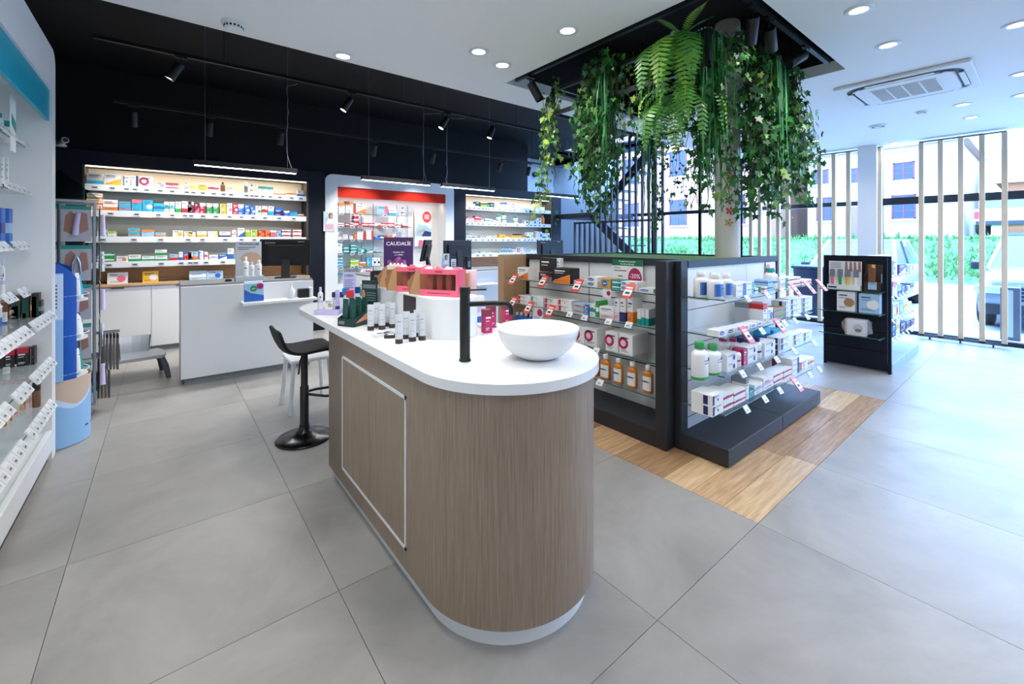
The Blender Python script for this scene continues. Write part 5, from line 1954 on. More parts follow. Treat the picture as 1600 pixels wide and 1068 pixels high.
# ceiling cassette air conditioner
t = thing('air_conditioner', 'square white ceiling cassette air conditioner with dark grille', 'air conditioner', (5.63, .885, CEIL - .001), 0)
m = MB()
m.box(-.47, .47, -.47, .47, -.03, 0, white_matt)
m.obj('panel', t, .012, seg=3)
rp = lambda r, k, n=9: [(r * .62 * sx + r * .38 * math.cos(a), r * .62 * sy + r * .38 * math.sin(a)) for sx, sy, a0 in ((1, 1, 0), (-1, 1, pi / 2), (-1, -1, pi), (1, -1, 1.5 * pi)) for a in [a0 + j * pi / 2 / n for j in range(n + 1)]]
o_, i_ = rp(.41, 0), rp(.355, 0)
n = len(o_)
m = MB()
m.add([(x, y, -.0315) for x, y in o_] + [(x, y, -.0315) for x, y in i_], [(k, n + k, n + (k + 1) % n, (k + 1) % n) for k in range(n)], P('outlet_dark', '39424d', .6))
m.obj('air_slot', t)
m = MB()
m.prism(rp(.352, 0), -.045, -.03, white_matt)
m.obj('cover', t, .006)
for k, a in enumerate((0, pi / 2, pi, 1.5 * pi)):
    v = MB()
    v.M = Matrix.Rotation(a, 4, 'Z')
    v.box(-.24, .24, -.408, -.372, -.046, -.036, white_matt)
    v.obj('louvre', t, .004)
    v = MB()
    v.M = Matrix.Rotation(a + pi / 4, 4, 'Z')
    v.box(-.045, .045, -.468, -.415, -.046, -.034, white_matt)
    v.obj('corner_cap', t, .004)
MB().box(-.235, .235, -.235, .235, -.0462, -.045, P('grille_dark', '2c3542', .6)).obj('grille_back', t)
g = MB()
for k in range(25):
    x = -.235 + .47 * k / 24
    g.box(x - .0032, x + .0032, -.235, .235, -.05, -.046, white_matt)
for k in range(5):
    y = -.235 + .47 * k / 4
    g.box(-.238, .238, y - .006, y + .006, -.051, -.046, white_matt)
tag(g.obj('grille', t), kind=None)


def head_mesh():
    m = MB()
    m.lathe([(.038, -.19), (.04, -.188), (.04, -.02), (.036, -.012)], black_soft, n=20, caps=False)
    m.lathe([(.0, -.013), (.036, -.012)], black_soft, n=20, caps=False)
    return m.mesh('lamp_head')


HEAD = head_mesh()
LENS = MB().lathe([(.0, -.18), (.037, -.182)], lamp_m, n=20, caps=False).mesh('lens')
LENS_OFF = MB().lathe([(.0, -.17), (.037, -.172)], P('lens_dim', '2a3140', .3), n=20, caps=False).mesh('lens')


def track_spot(loc, aim, label, lit=True, group='track spotlights', energy=None):
    t = thing('track_spotlight', label, 'spotlight', loc, 0, group)
    MB().box(-.05, .05, -.014, .014, -.02, 0, black_soft).tube([(.0, 0, -.02), (0, 0, -.06)], .007, black_soft, 6).obj('adapter', t)
    d = Vector(aim).normalized()
    q = d.to_track_quat('-Z', 'Y')
    h = inst(HEAD, 'lamp_head', t, (0, 0, -.06))
    h.rotation_euler = q.to_euler()
    inst(LENS if lit else LENS_OFF, 'lens', h)
    if energy:
        l = bpy.data.lights.new('spot_beam', 'SPOT')
        l.energy = energy
        l.spot_size = rad(78)
        l.spot_blend = .7
        l.shadow_soft_size = .035
        l.color = (1, .95, .88)
        o = bpy.data.objects.new('spot_beam', l)
        COL.objects.link(o)
        o.parent = t
        o.location = Vector((0, 0, -.06)) + d * .2
        o.rotation_euler = q.to_euler()
    return t


def rail(p0, p1, label, hang=True, z1=HIGH, dy=0):
    p0, p1 = Vector(p0), Vector(p1)
    t = thing('light_track', label, 'light track', p0, 0)
    d = p1 - p0
    m = MB()
    m.M = Matrix.Rotation(math.atan2(d.y, d.x), 4, 'Z')
    m.box(0, d.length, -.017, .017, 0, .032, black_soft)
    m.obj('rail', t)
    if hang:
        n = max(2, int(d.length / 1.5))
        for k in range(n):
            q = d * ((k + .5) / n)
            MB().tube([(q.x, q.y, .03), (q.x, q.y, z1 - p0.z)], .003, black, 5).obj('hanger', t)
    return t


rail((-.48, 5.2, 3.2), (5.2, 5.2, 3.2), 'long black lighting track under dark ceiling, nearer of two')
rail((-.45, 6.6, 3.0), (6.7, 6.6, 3.0), 'long black lighting track under dark ceiling, farther of two')
for k, u in enumerate((283, 549, 699, 771, 858)):
    track_spot((X_on_Y(u, 5.2), 5.2, 3.2), (-.46, .12, -.86) if k < 3 else (-.3, .12, -.92), f"black spotlight, {ORD[k]} from left on nearer black track", True, energy=LAMP['track'])
for k, u in enumerate((208, 328, 440, 586, 678, 783, 828)):
    track_spot((X_on_Y(u, 6.6), 6.6, 3.0), (.0, .42, -.9), f"black spotlight, {ORD[k]} from left on farther black track", True, energy=LAMP['wash'])
m = MB()
rr = random.Random(3)
m.tube([(k * .5, .03 * math.sin(k), -.03 - (.04 if k % 3 == 1 else 0)) for k in range(14)], .006, black_soft, 5)
tag(m.obj('ceiling_cable', loc=(-.9, 4.6, HIGH)), 'thin dark cable running along the black ceiling edge', 'cable')
t = thing('security_camera', 'small white security camera above left wall unit', 'camera', (-.95, 7.3, 2.552), 0)
MB().lathe([(.05, 0), (.05, .02), (.03, .03)], white, n=16).obj('mount', t)
MB().tube([(-.02, .02, .05), (.05, -.12, .06)], .035, pm('lg'), 12).obj('housing', t)
MB().tube([(.048, -.118, .06), (.056, -.135, .061)], .022, black, 10).obj('lens', t)
t = thing('wall_camera', 'small dark round fitting on pale stairwell wall', 'fitting', (X_on_Y(838, 9.1), 9.17, z_of(272, X_on_Y(838, 9.1), 9.1)), 0)  # dark round wall camera
m = MB()
m.M = Matrix.Rotation(pi / 2, 4, 'X')
m.lathe([(.07, -.03), (.075, 0), (.06, .06), (.03, .08)], black, n=18)
m.obj('body', t)

# tracks in the plant recess
t1 = rail((2.62, 3.2, 2.96), (2.62, 1.2, 2.96), 'black lighting track along long edge of plant recess', False)
t2 = rail((4.5, 1.22, 2.98), (2.75, 1.22, 2.98), 'black lighting track along window edge of plant recess', False)
track_spot((2.62, 3.0, 2.96), (.35, -.3, -.85), 'black spotlight hanging at left corner of plant recess', False)
track_spot((3.95, 1.22, 2.98), (-.75, .35, -.5), 'black spotlight tilted over the ivy, right end of recess', False)
track_spot((3.25, 1.22, 2.98), (.75, .2, -.55), 'black spotlight tilted beside column top in recess', False)
track_spot((3.0, 1.22, 2.98), (.5, .3, -.6), 'lit black spotlight among leaves by the column', True, energy=LAMP['spot_rec'] * .3)

# ------------------------------------------------------------------ hanging plant frame
FX0, FX1, FY0, FY1, FZ0, FZ1 = 2.84, 4.35, 1.44, 2.93, 2.63, 2.85
t = thing('plant_frame', 'black square hanging frame carrying the trailing plants', 'frame', (0, 0, 0))
r = .016
for z in (FZ0, FZ1):
    m = MB()
    m.box(FX0 - r, FX0 + r, FY0, FY1, z - r, z + r, black).box(FX1 - r, FX1 + r, FY0, FY1, z - r, z + r, black)
    m.box(FX0, FX1, FY0 - r, FY0 + r, z - r, z + r, black).box(FX0, FX1, FY1 - r, FY1 + r, z - r, z + r, black)
    m.obj('ring', t)
for x in (FX0, (FX0 + FX1) / 2, FX1):
    for y in (FY0, (FY0 + FY1) / 2, FY1):
        if x == (FX0 + FX1) / 2 and y == (FY0 + FY1) / 2:
            continue
        MB().box(x - r * .99, x + r * .99, y - r * .99, y + r * .99, FZ0 + r, FZ1 - r, black).obj('post', t)
for x, y in ((FX0, FY0), (FX1, FY0), (FX0, FY1), (FX1, FY1)):
    MB().tube([(x, y, FZ1), (x, y, HIGH)], .004, black, 5).obj('suspension_rod', t)


def leaf_mat(name, h, rough=.42):
    return grained(name, h, ''.join('%02x' % min(255, int(int(h[i:i + 2], 16) * 1.35)) for i in (0, 2, 4)), 9, (1, 1, 1), rough, 3)


IVY = [leaf_mat('ivy_dark', '1a4422'), leaf_mat('ivy_mid', '2f6a30'), leaf_mat('ivy_light', '567f34'), leaf_mat('ivy_yellow', '86a047')]
shape = [(0, -.02), (.2, -.22), (.5, -.12), (.34, .1), (.62, .42), (.26, .42), (0, 1.0), (-.26, .42), (-.62, .42), (-.34, .1), (-.5, -.12), (-.2, -.22)]
LEAF = []
for mt in IVY:
    m = MB()
    vs = [(x, .12 * abs(x) + .1 * max(0, y) ** 2, y) for x, y in shape] + [(0, 0, .3)]
    m.add(vs, [(k, (k + 1) % 12, 12) for k in range(12)], mt, True)
    LEAF.append(m.mesh('leaf'))
stem_m = P('vine_stem', '3b4a2a', .6)


def ivy(label, spots_, length, spread, strands, mix, seed, size=.042, single=110, step=.038):
    """strands of ivy hanging from points on the frame; the leaves one can pick apart are objects, the rest of the mass one part"""
    rr = random.Random(seed)
    x0, y0, z0 = spots_[0]
    t = thing('hanging_ivy', label, 'plant', spots_[0], 0, 'hanging ivy plants')
    stems = MB()
    places = []
    for s in range(strands):
        sx, sy, sz = spots_[s % len(spots_)]
        p = Vector((sx + rr.uniform(-.05, .05) - x0, sy + rr.uniform(-.05, .05) - y0, sz - z0 + rr.uniform(-.02, .1)))
        ln = length * rr.uniform(.35, 1.0) if s > 2 else length
        dv = Vector((rr.gauss(0, spread * .35), rr.gauss(0, spread * .35), 0))
        path = [p.copy()]
        d = 0
        q = p + Vector((dv.x * .6, dv.y * .6, .03))
        path.append(q.copy())
        while d < ln:
            q = q + Vector((rr.gauss(dv.x * .06, .014), rr.gauss(dv.y * .06, .014), -.05))
            d += .05
            path.append(q.copy())
        stems.tube(path, .0028, stem_m, 4, False)
        for i in range(1, len(path)):
            for _ in range(2 if rr.random() < .05 / step - 1 else 1):
                a = rr.uniform(0, 2 * pi)
                off = Vector((math.cos(a), math.sin(a), rr.uniform(-.3, .2))) * rr.uniform(.012, .05)
                pp = path[i] + off
                rot = Euler((rr.uniform(-.5, .5) + pi * .93, rr.uniform(-.6, .6), a + pi / 2 + rr.uniform(-.7, .7)))
                places.append((pp, rot, size * rr.uniform(.6, 1.25), rr.choices(range(4), mix)[0]))
    stems.obj('vine', t)
    # the ones nearest the room's middle show largest
    places.sort(key=lambda w: (w[0].x + x0) * sn + (w[0].y + y0) * cs - .3 * abs(w[0].z))
    for pp, rot, s, k in places[:single]:
        inst(LEAF[k], 'leaf', t, pp, rot, s)
    if places[single:]:
        m = MB()
        for pp, rot, s, k in places[single:]:
            m.M = Matrix.Translation(pp) @ rot.to_matrix().to_4x4() @ Matrix.Scale(s, 4)
            vs = [(x, .12 * abs(x) + .1 * max(0, y) ** 2, y) for x, y in shape] + [(0, 0, .3)]
            m.add(vs, [(j, (j + 1) % 12, 12) for j in range(12)], IVY[k], True)
        tag(m.obj('foliage', t), kind='stuff')
    return t


def strands(label, loc, n, length, spread, mats, seed, width=.008):
    rr = random.Random(seed)
    t = thing('hanging_grass', label, 'plant', loc, 0, 'hanging grass plants')
    for k in range(n):
        m = MB()
        a = rr.uniform(0, 2 * pi)
        sx, sy = rr.gauss(0, spread), rr.gauss(0, spread)
        ln = length * rr.uniform(.55, 1)
        w = width * rr.uniform(.6, 1.3)
        ca, sa = math.cos(a) * w / 2, math.sin(a) * w / 2
        vs, fs = [], []
        n_ = 8
        for i in range(n_ + 1):
            q = i / n_
            wob = .02 * math.sin(q * 5 + k)
            b_ = .05 * math.sin(min(1, q * 5) * pi) if i < 3 else 0
            z = -q * ln + b_
            ww = (1 - .75 * max(0, q - .6) / .4)
            vs += [(sx * (1 + q * .4) + ca * ww + wob, sy * (1 + q * .4) + sa * ww, z), (sx * (1 + q * .4) - ca * ww + wob, sy * (1 + q * .4) - sa * ww, z)]
        for i in range(n_):
            fs.append((2 * i, 2 * i + 1, 2 * i + 3, 2 * i + 2))
        m.add(vs, fs, mats[k % len(mats)], True)
        m.obj('grass_blade', t)
    return t


FERN = [leaf_mat('fern_green', '5a9430'), leaf_mat('fern_light', '7aa83a'), leaf_mat('fern_deep', '43802c')]


def frond_mesh(ln, mt, droop, seed):
    rr = random.Random(seed)
    m = MB()
    n = 20
    path = []
    for i in range(n + 1):
        q = i / n
        ang = droop[0] + (droop[1] - droop[0]) * min(1, q * 1.6)
        if not path:
            path.append(Vector((0, 0, 0)))
        path.append(path[-1] + Vector((math.cos(ang), 0, math.sin(ang))) * ln / n)
    m.tube(path[::4] + [path[-1]], .0018, mt, 4, False)
    for i in range(2, n):
        q = i / n
        w = ln * .125 * math.sin(pi * min(1, .12 + q * .95)) ** .8 + .004
        t_ = (path[i + 1] - path[i]).normalized()
        nrm = Vector((-t_.z, 0, t_.x))
        for s in (-1, 1):
            tip = path[i] + Vector((0, s * w, 0)) + t_ * w * .35 - nrm * w * .15
            b1, b2 = path[i] - t_ * ln / n * .3, path[i] + t_ * ln / n * .3
            mid = (path[i] + tip) / 2
            m.add([b1, mid - t_ * ln / n * .3, tip, mid + t_ * ln / n * .36, b2], [(0, 1, 2, 3, 4)], mt, False)
    return m.mesh('frond')


def fern(label, loc, n, ln, seed, top=3):
    rr = random.Random(seed)
    t = thing('hanging_fern', label, 'plant', loc, 0)
    base = []
    for k in range(6):
        base.append(frond_mesh(ln * (.7 + .1 * k), FERN[k % 3], (rad(55 - 8 * k), rad(-88)), k))
    up = [frond_mesh(ln * .5, FERN[1], (rad(70), rad(5)), 11), frond_mesh(ln * .45, FERN[0], (rad(60), rad(25)), 12)]
    for k in range(n):
        a = rr.uniform(0, 2 * pi)
        inst(rr.choice(base), 'frond', t, (rr.uniform(-.07, .07), rr.uniform(-.07, .07), rr.uniform(-.12, .02)), (0, 0, a), rr.uniform(.7, 1.1))
    for k in range(top):
        inst(up[k % 2], 'frond', t, (0, 0, .02), (0, 0, (-2.0, 2.4, .9, -.6)[k % 4]), 1)
    return t


def fluffy(label, loc, ln, rad_, seed, mt):
    """asparagus fern: hanging plume of very fine needles"""
    rr = random.Random(seed)
    t = thing('asparagus_fern', label, 'plant', loc, 0, 'feathery ferns')
    st = MB()
    nd = MB()
    for s in range(14):
        sx, sy = rr.gauss(0, rad_ * .35), rr.gauss(0, rad_ * .35)
        q = Vector((sx, sy, 0))
        l2 = ln * rr.uniform(.6, 1)
        path = [q.copy()]
        for i in range(int(l2 / .03)):
            q = q + Vector((rr.gauss(0, .005), rr.gauss(0, .005), -.03))
            path.append(q.copy())
            for j in range(9):
                a, e = rr.uniform(0, 2 * pi), rr.uniform(-.6, .5)
                L_ = rad_ * rr.uniform(.3, .62)
                d = Vector((math.cos(a) * math.cos(e), math.sin(a) * math.cos(e), math.sin(e)))
                sd = d.cross(Vector((0, 0, 1))).normalized() * .0022
                m0 = q + Vector((0, 0, rr.uniform(0, .03)))
                nd.add([m0 - sd, m0 + sd, m0 + d * L_], [(0, 1, 2)], mt)
        st.tube(path[::3] + [path[-1]], .0018, mt, 4, False)
    st.obj('stem', t)
    tag(nd.obj('foliage', t), kind='stuff')
    return t


GRASS = [leaf_mat('grass_blade_green', '2f7a45'), leaf_mat('grass_blade_dark', '1d5536'), leaf_mat('grass_blade_light', '4c9a52')]
ivy('pale thin ivy strand at outer left corner of the frame', [(2.83, 2.93, FZ0 + .1), (2.86, 2.88, FZ1)], 1.2, .09, 9, (1, 2, 3, 4), 1, .042, 130)
ivy('dense wide ivy on long side of frame, left of the fern', [(2.83, 2.54, FZ0), (2.83, 2.46, FZ1), (2.84, 2.36, FZ0), (2.84, 2.26, FZ1), (2.86, 2.42, FZ0)], .98, .06, 84, (5, 4, 1.2, .3), 2, .05, 280)
strands('green grass strands falling through the dense left ivy', (2.83, 2.28, FZ1), 60, 1.0, .04, GRASS, 1)
strands('pale grass strands at far corner of the frame', (4.28, 2.9, FZ0), 26, 1.2, .05, GRASS[:2], 2)
ivy('sparse ivy on far right side of the frame', [(4.33, 2.75, FZ0), (4.33, 2.6, FZ1)], 1.1, .06, 9, (3, 3, 2, 1), 3, .04, 60)
ivy('small ivy trailing between left ivy and fern', [(2.85, 2.1, FZ1), (2.9, 2.0, FZ0), (3.4, 2.9, FZ0)], .55, .2, 12, (2, 3, 3, 2), 4, .038, 70)
fern('large bright green fern with arching fronds at near side of frame', (2.87, 1.64, 2.86), 34, .62, 5, 4)
fern('lower fern hanging below the large fern', (2.87, 1.66, 2.5), 22, .5, 6, 0)
ivy('dark ivy hanging below the fern beside the long grass', [(2.86, 1.56, FZ0), (2.9, 1.5, FZ0), (2.95, 1.46, FZ0)], .98, .06, 30, (5, 4, 1, .5), 6, .048, 180)
strands('long dark green grass strands at near corner of frame', (2.885, 1.45, FZ1), 44, 1.25, .028, GRASS, 3, .012)
fluffy('feathery bright green fern beside long grass and column', (2.96, 1.43, 2.62), .62, .11, 7, leaf_mat('feather_green', '3f9a35'))
fluffy('feathery bright green fern at right corner of frame', (4.38, 1.40, 2.45), .5, .13, 8, leaf_mat('feather_lime', '55ad3c'))
ivy('short ivy curling round the column top', [(3.12, 1.44, FZ1), (3.22, 1.42, FZ1), (3.3, 1.44, FZ1)], .24, .15, 14, (3, 4, 2, 1), 9, .042, 100)
ivy('broad dark ivy mass at window side, right of column', [(3.56, 1.42, FZ0), (3.62, 1.42, FZ1), (3.72, 1.42, FZ0), (3.84, 1.42, FZ1), (3.96, 1.43, FZ0)], 1.02, .08, 84, (7, 4, .6, .15), 10, .054, 280)
strands('green grass strands hanging in the dark right ivy', (3.78, 1.39, FZ1), 56, 1.2, .045, GRASS, 4, .01)
ivy('airy dark ivy at right end of the frame', [(4.1, 1.43, FZ0), (4.22, 1.43, FZ1), (4.34, 1.44, FZ0), (4.35, 1.5, FZ0)], .9, .16, 34, (7, 4, .6, .2), 11, .05, 200)

# orange flower garland on the column
for k, (a, z, cl) in enumerate(((-2.55, 1.99, 'ora'), (-2.6, 1.91, 'go'), (-2.62, 1.79, 'br'), (-2.55, 1.70, 're'), (-2.62, 1.60, 'go'))):
    t = thing('flower_decoration', f"small {PAL[cl][1]} flower on the column, {ORD[k]} from top", 'decoration', (3.87 + .106 * math.cos(a), 1.79 + .106 * math.sin(a), z), a + pi / 2, 'flowers on the column')
    for j in range(5):
        b = 2 * pi * j / 5
        m = MB()
        m.add([(0, -.004, 0), (.026 * math.cos(b - .4), -.012, .026 * math.sin(b - .4)), (.04 * math.cos(b), -.006, .04 * math.sin(b)), (.026 * math.cos(b + .4), -.012, .026 * math.sin(b + .4))], [(0, 1, 2, 3)], pm(cl))
        m.obj('petal', t)
    MB().lathe([(.0, -.012), (.009, -.006), (.007, 0)], pm('br'), n=8).obj('flower_centre', t)

# ------------------------------------------------------------------ slat screens at the window
slat_m = grained('slat_oak', 'cbb598', 'ddc9ae', 6, (1, 1, .3), .5, 4)
for nm, y0, y1, n in (('wooden slat screen of five slats nearest the right window edge', .40, 1.22, 5), ('wooden slat screen beside white pier behind slatted stand', 1.70, 2.50, 5), ('wooden slat screen behind the hanging ivy', 2.99, 3.62, 5)):
    t = thing('slat_screen', nm, 'screen', (8.76, 0, 0), 0, None)
    for k in range(n):
        y = y0 + (y1 - y0) * k / (n - 1)
        MB().box(-.0, .075, y - .027, y + .027, .06, 2.9, slat_m).obj('slat', t, .002)
    MB().box(-.005, .08, y0 - .02, y1 + .02, 2.9, 2.915, black).obj('top_rail', t)
    MB().box(-.04, -.02, y0 - .03, y1 + .03, .035, .05, black).box(.02, .045, y0 - .02, y1 + .02, .045, .06, black).obj('foot_rail', t)
    m = MB()
    for k in range(3):
        y = y0 + (y1 - y0) * (.12 + .38 * k)
        m.box(-.06, .05, y - .006, y + .006, 0, .036, black)
    m.obj('foot', t)

# ------------------------------------------------------------------ stair and its slatted balustrade
t = thing('slatted_balustrade', 'tall dark metal slat balustrade before the stair at far end', 'balustrade', (7.0, 0, 0))
bl = P('dark_blue_metal', '16243c', .45)
for k in range(16):
    y = 6.53 - k * (2.14 / 15)
    zt = 1.83 if y > 6.05 else min(3.45, 1.83 + (6.05 - y) * 1.9)
    MB().box(-.02, .02, y - .017, y + .017, .0, zt, bl).obj('slat', t)
MB().box(-.02, .02, 4.38, 6.55, 1.80, 1.84, bl).obj('top_rail', t)
MB().box(-.02, .02, 4.38, 6.55, 0, .05, bl).obj('bottom_rail', t)
t = thing('staircase', 'dark metal staircase with open treads behind the balustrade', 'stairs', (0, 0, 0))


def beam(a, b, w, h, mt):
    a, b = Vector(a), Vector(b)
    d = b - a
    m = MB()
    m.M = Matrix.Translation(a) @ d.to_track_quat('Y', 'Z').to_matrix().to_4x4()
    m.box(-w / 2, w / 2, 0, d.length, -h / 2, h / 2, mt)
    return m


for x in (7.35,):
    beam((x, 3.9, .0), (x, 6.35, 2.0), .03, .2, bl).obj('stringer', t)
for k in range(10):
    MB().box(7.36, 7.99, 4.0 + k * .235, 4.26 + k * .235, .18 + k * .19, .21 + k * .19, bl).obj('tread', t)
MB().box(7.3, 8.85, 6.35, 7.4, 1.95, 2.06, bl).obj('landing', t)
for x in (8.1,):
    beam((x, 6.9, 2.03), (x, 5.2, 3.5), .03, .2, bl).obj('stringer', t)
for k in range(7):
    MB().box(8.11, 8.74, 6.6 - k * .22, 6.86 - k * .22, 2.2 + k * .19, 2.23 + k * .19, bl).obj('tread', t)
t = thing('blue_door', 'pale grey inner door under the stair landing', 'door', (7.35, 9.19, 0))
MB().box(0, .9, -.04, 0, 0, 2.05, P('door_pale', 'c9d3de', .5)).obj('leaf', t, .003)
MB().tube([(.08, -.05, 1.02), (.2, -.05, 1.02)], .01, alu, 8).obj('handle', t)

# ------------------------------------------------------------------ street outside
asph = P('asphalt_light', 'b4b4b4', .85)
struct(MB().box(9.1, 60, -60, 60, -.2, -.06, asph), 'street_ground')
pav = struct(MB().box(9.06, 10.3, -40, 40, -.19, -.03, P('paving_bed', 'bdb9b4', .9)), 'pavement_outside')
grass_m = grained('bank_grass', '3c5c34', '5f8548', 3, (1, 1, 1), .9, 6)
m = MB()
ys = [-30 + k * 1.5 for k in range(50)]
vs, fs = [], []
rr = random.Random(8)
pf = [(21.0, -.06), (21.6, .25), (23, .8), (24.5, 1.35), (25.6, 1.6), (60, 1.7)]
for x, z in pf:
    for y in ys:
        vs.append((x, y, z + (rr.uniform(-.1, .12) if 21.2 < x < 25 else 0)))
n = len(ys)
for i in range(len(pf) - 1):
    for j in range(n - 1):
        fs.append((i * n + j, (i + 1) * n + j, (i + 1) * n + j + 1, i * n + j + 1))
m.add(vs, fs, grass_m, True)
o = m.obj('grass_bank')
o['kind'] = 'structure'
m = MB()
for k in range(9000):
    y = rr.uniform(-14, 18)
    x = rr.uniform(21.2, 25.4)
    z = .05 + (x - 21.2) / 4.2 * 1.5
    h = rr.uniform(.1, .34)
    a = rr.uniform(0, pi)
    w = rr.uniform(.03, .09)
    l = rr.uniform(-.15, .15)
    m.add([(x - w * math.cos(a), y - w * math.sin(a), z), (x + w * math.cos(a), y + w * math.sin(a), z), (x + l, y + rr.uniform(-.15, .15), z + h)], [(0, 1, 2)], (grass_m, grass_m, IVY[1])[k % 3])
o = m.obj('grass')
tag(o, 'long green grass and weeds on the bank across street', 'grass', kind='stuff')


def win(parent, y, z, w, h, x, shut=P('window_brown', '6a3440', .6), bars=2):
    f = MB()
    t_ = .06
    f.box(x - .05, x + .02, y - w / 2, y + w / 2, z, z + t_, shut).box(x - .05, x + .02, y - w / 2, y + w / 2, z + h - t_, z + h, shut)
    f.box(x - .05, x + .02, y - w / 2, y - w / 2 + t_, z, z + h, shut).box(x - .05, x + .02, y + w / 2 - t_, y + w / 2, z, z + h, shut)
    f.box(x - .04, x + .02, y - .03, y + .03, z, z + h, shut)
    for k in range(1, bars + 1):
        zz = z + h * k / (bars + 1)
        f.box(x - .035, x + .02, y - w / 2, y + w / 2, zz - .02, zz + .02, shut)
    f.box(x - .1, x + .02, y - w / 2 - .15, y + w / 2 + .15, z - .1, z, P('stone_sill', 'cfcac4', .7))
    fo = f.obj('window', parent)
    MB().box(x - .02, x + .01, y - w / 2 + t_, y + w / 2 - t_, z + t_, z + h - t_, P('far_pane', '1d3048', .35)).obj('pane', fo)


HX = 28.0
t = thing('white_house', 'white rendered house with brown windows across the street', 'house')
hw = P('white_render', 'c2beb8', .8)
ya, yb = Y_on_X(1262, HX), Y_on_X(1500, HX)
MB().box(HX, HX + 8, yb, ya, 1.6, 6.0, hw).obj('walls', t)
brk = grained('brick_red', '9a6a58', 'b88a74', 12, (1, 1, 4), .85, 4)
m = MB()
m.add([(HX - .4, yb - .3, 5.95), (HX - .4, ya + .3, 5.95), (HX + 4, ya + .3, 8.4), (HX + 4, yb - .3, 8.4), (HX + 8.4, yb - .3, 5.95), (HX + 8.4, ya + .3, 5.95)], [(0, 3, 2, 1), (3, 4, 5, 2), (0, 1, 5, 4), (0, 4, 3), (1, 2, 5)], P('roof_tile', 'a5837a', .8))
m.obj('roof', t)
for u, v0, v1, wd in ((1282, 265, 288, .75), (1339, 262, 286, .72), (1412, 253, 281, .8), (1290, 308, 345, .85), (1412, 304, 342, .9)):
    y = Y_on_X(u, HX)
    z1, z0 = z_of(v0, HX, y), z_of(v1, HX, y)
    win(t, y, z0, wd, z1 - z0, HX)
y = Y_on_X(1340, HX)
MB().box(HX - .06, HX, y - .5, y + .5, 1.6, 3.2, P('door_brown', '7a5a5c', .5)).obj('door', t)
MB().box(HX - .1, HX, yb, ya, 5.75, 5.95, P('gutter', 'b9b2ac', .6)).obj('gutter', t)
t = thing('brick_house', 'red brick house with pale window left of the white house', 'house')
y2, y3 = Y_on_X(1030, 26), Y_on_X(1262, 27.9)
MB().box(26.2, 36, y3 + 1.3, y3 + 17, 1.5, 9.5, brk).obj('walls', t)
m = MB()
m.add([(25.8, y3 + 1, 9.4), (25.8, y3 + 17.3, 9.4), (31, y3 + 17.3, 12), (31, y3 + 1, 12), (36.4, y3 + 1, 9.4), (36.4, y3 + 17.3, 9.4)], [(0, 3, 2, 1), (3, 4, 5, 2), (0, 1, 5, 4), (0, 4, 3), (1, 2, 5)], P('roof_tile', 'a5837a', .8))
m.obj('roof', t)
for k in range(4):
    for z in (2.4, 5.6):
        win(t, y3 + 3.2 + k * 3.6, z, 1.2, 1.7, 26.2)
t = thing('low_brick_house', 'orange brick house behind the pickup truck', 'house')
MB().box(33, 40, -14, 1.5, 1.6, 4.4, grained('brick_orange', 'a86a4a', 'c48a66', 10, (1, 1, 4), .85, 4)).obj('walls', t)
MB().add([(32.6, -14.3, 4.3), (32.6, 1.8, 4.3), (36.5, 1.8, 6.5), (36.5, -14.3, 6.5), (40.4, -14.3, 4.3), (40.4, 1.8, 4.3)], [(0, 3, 2, 1), (3, 4, 5, 2), (0, 1, 5, 4), (0, 4, 3), (1, 2, 5)], P('roof_tile', 'a5837a', .8)).obj('roof', t)
# bare tree on the bank
t = thing('bare_tree', 'bare grey tree above the pickup truck', 'tree', (29.5, -2.6, 1.6))
m = MB()


def branch(p, d, l, r, depth, rr):
    path = [p]
    for k in range(4):
        d = (d + Vector((rr.gauss(0, .12), rr.gauss(0, .12), rr.gauss(0.02, .08)))).normalized()
        p = p + d * l / 4
        path.append(p)
    m.tube(path, [r * (1 - .1 * k) for k in range(5)], P('bark_grey', '8d8780', .9), 5 if depth else 4, False)
    if depth:
        for k in range(3):
            nd = (d + Vector((rr.gauss(0, .55), rr.gauss(0, .55), rr.uniform(0, .4)))).normalized()
            branch(path[2 + k % 3], nd, l * .68, r * .55, depth - 1, rr)


branch(Vector((0, 0, 0)), Vector((0, 0, 1)), 3.0, .16, 5, random.Random(12))
m.obj('branches', t)

tyre = P('tyre_black', '16171a', .8)
cglass = P('car_glass', '5f7488', .08)


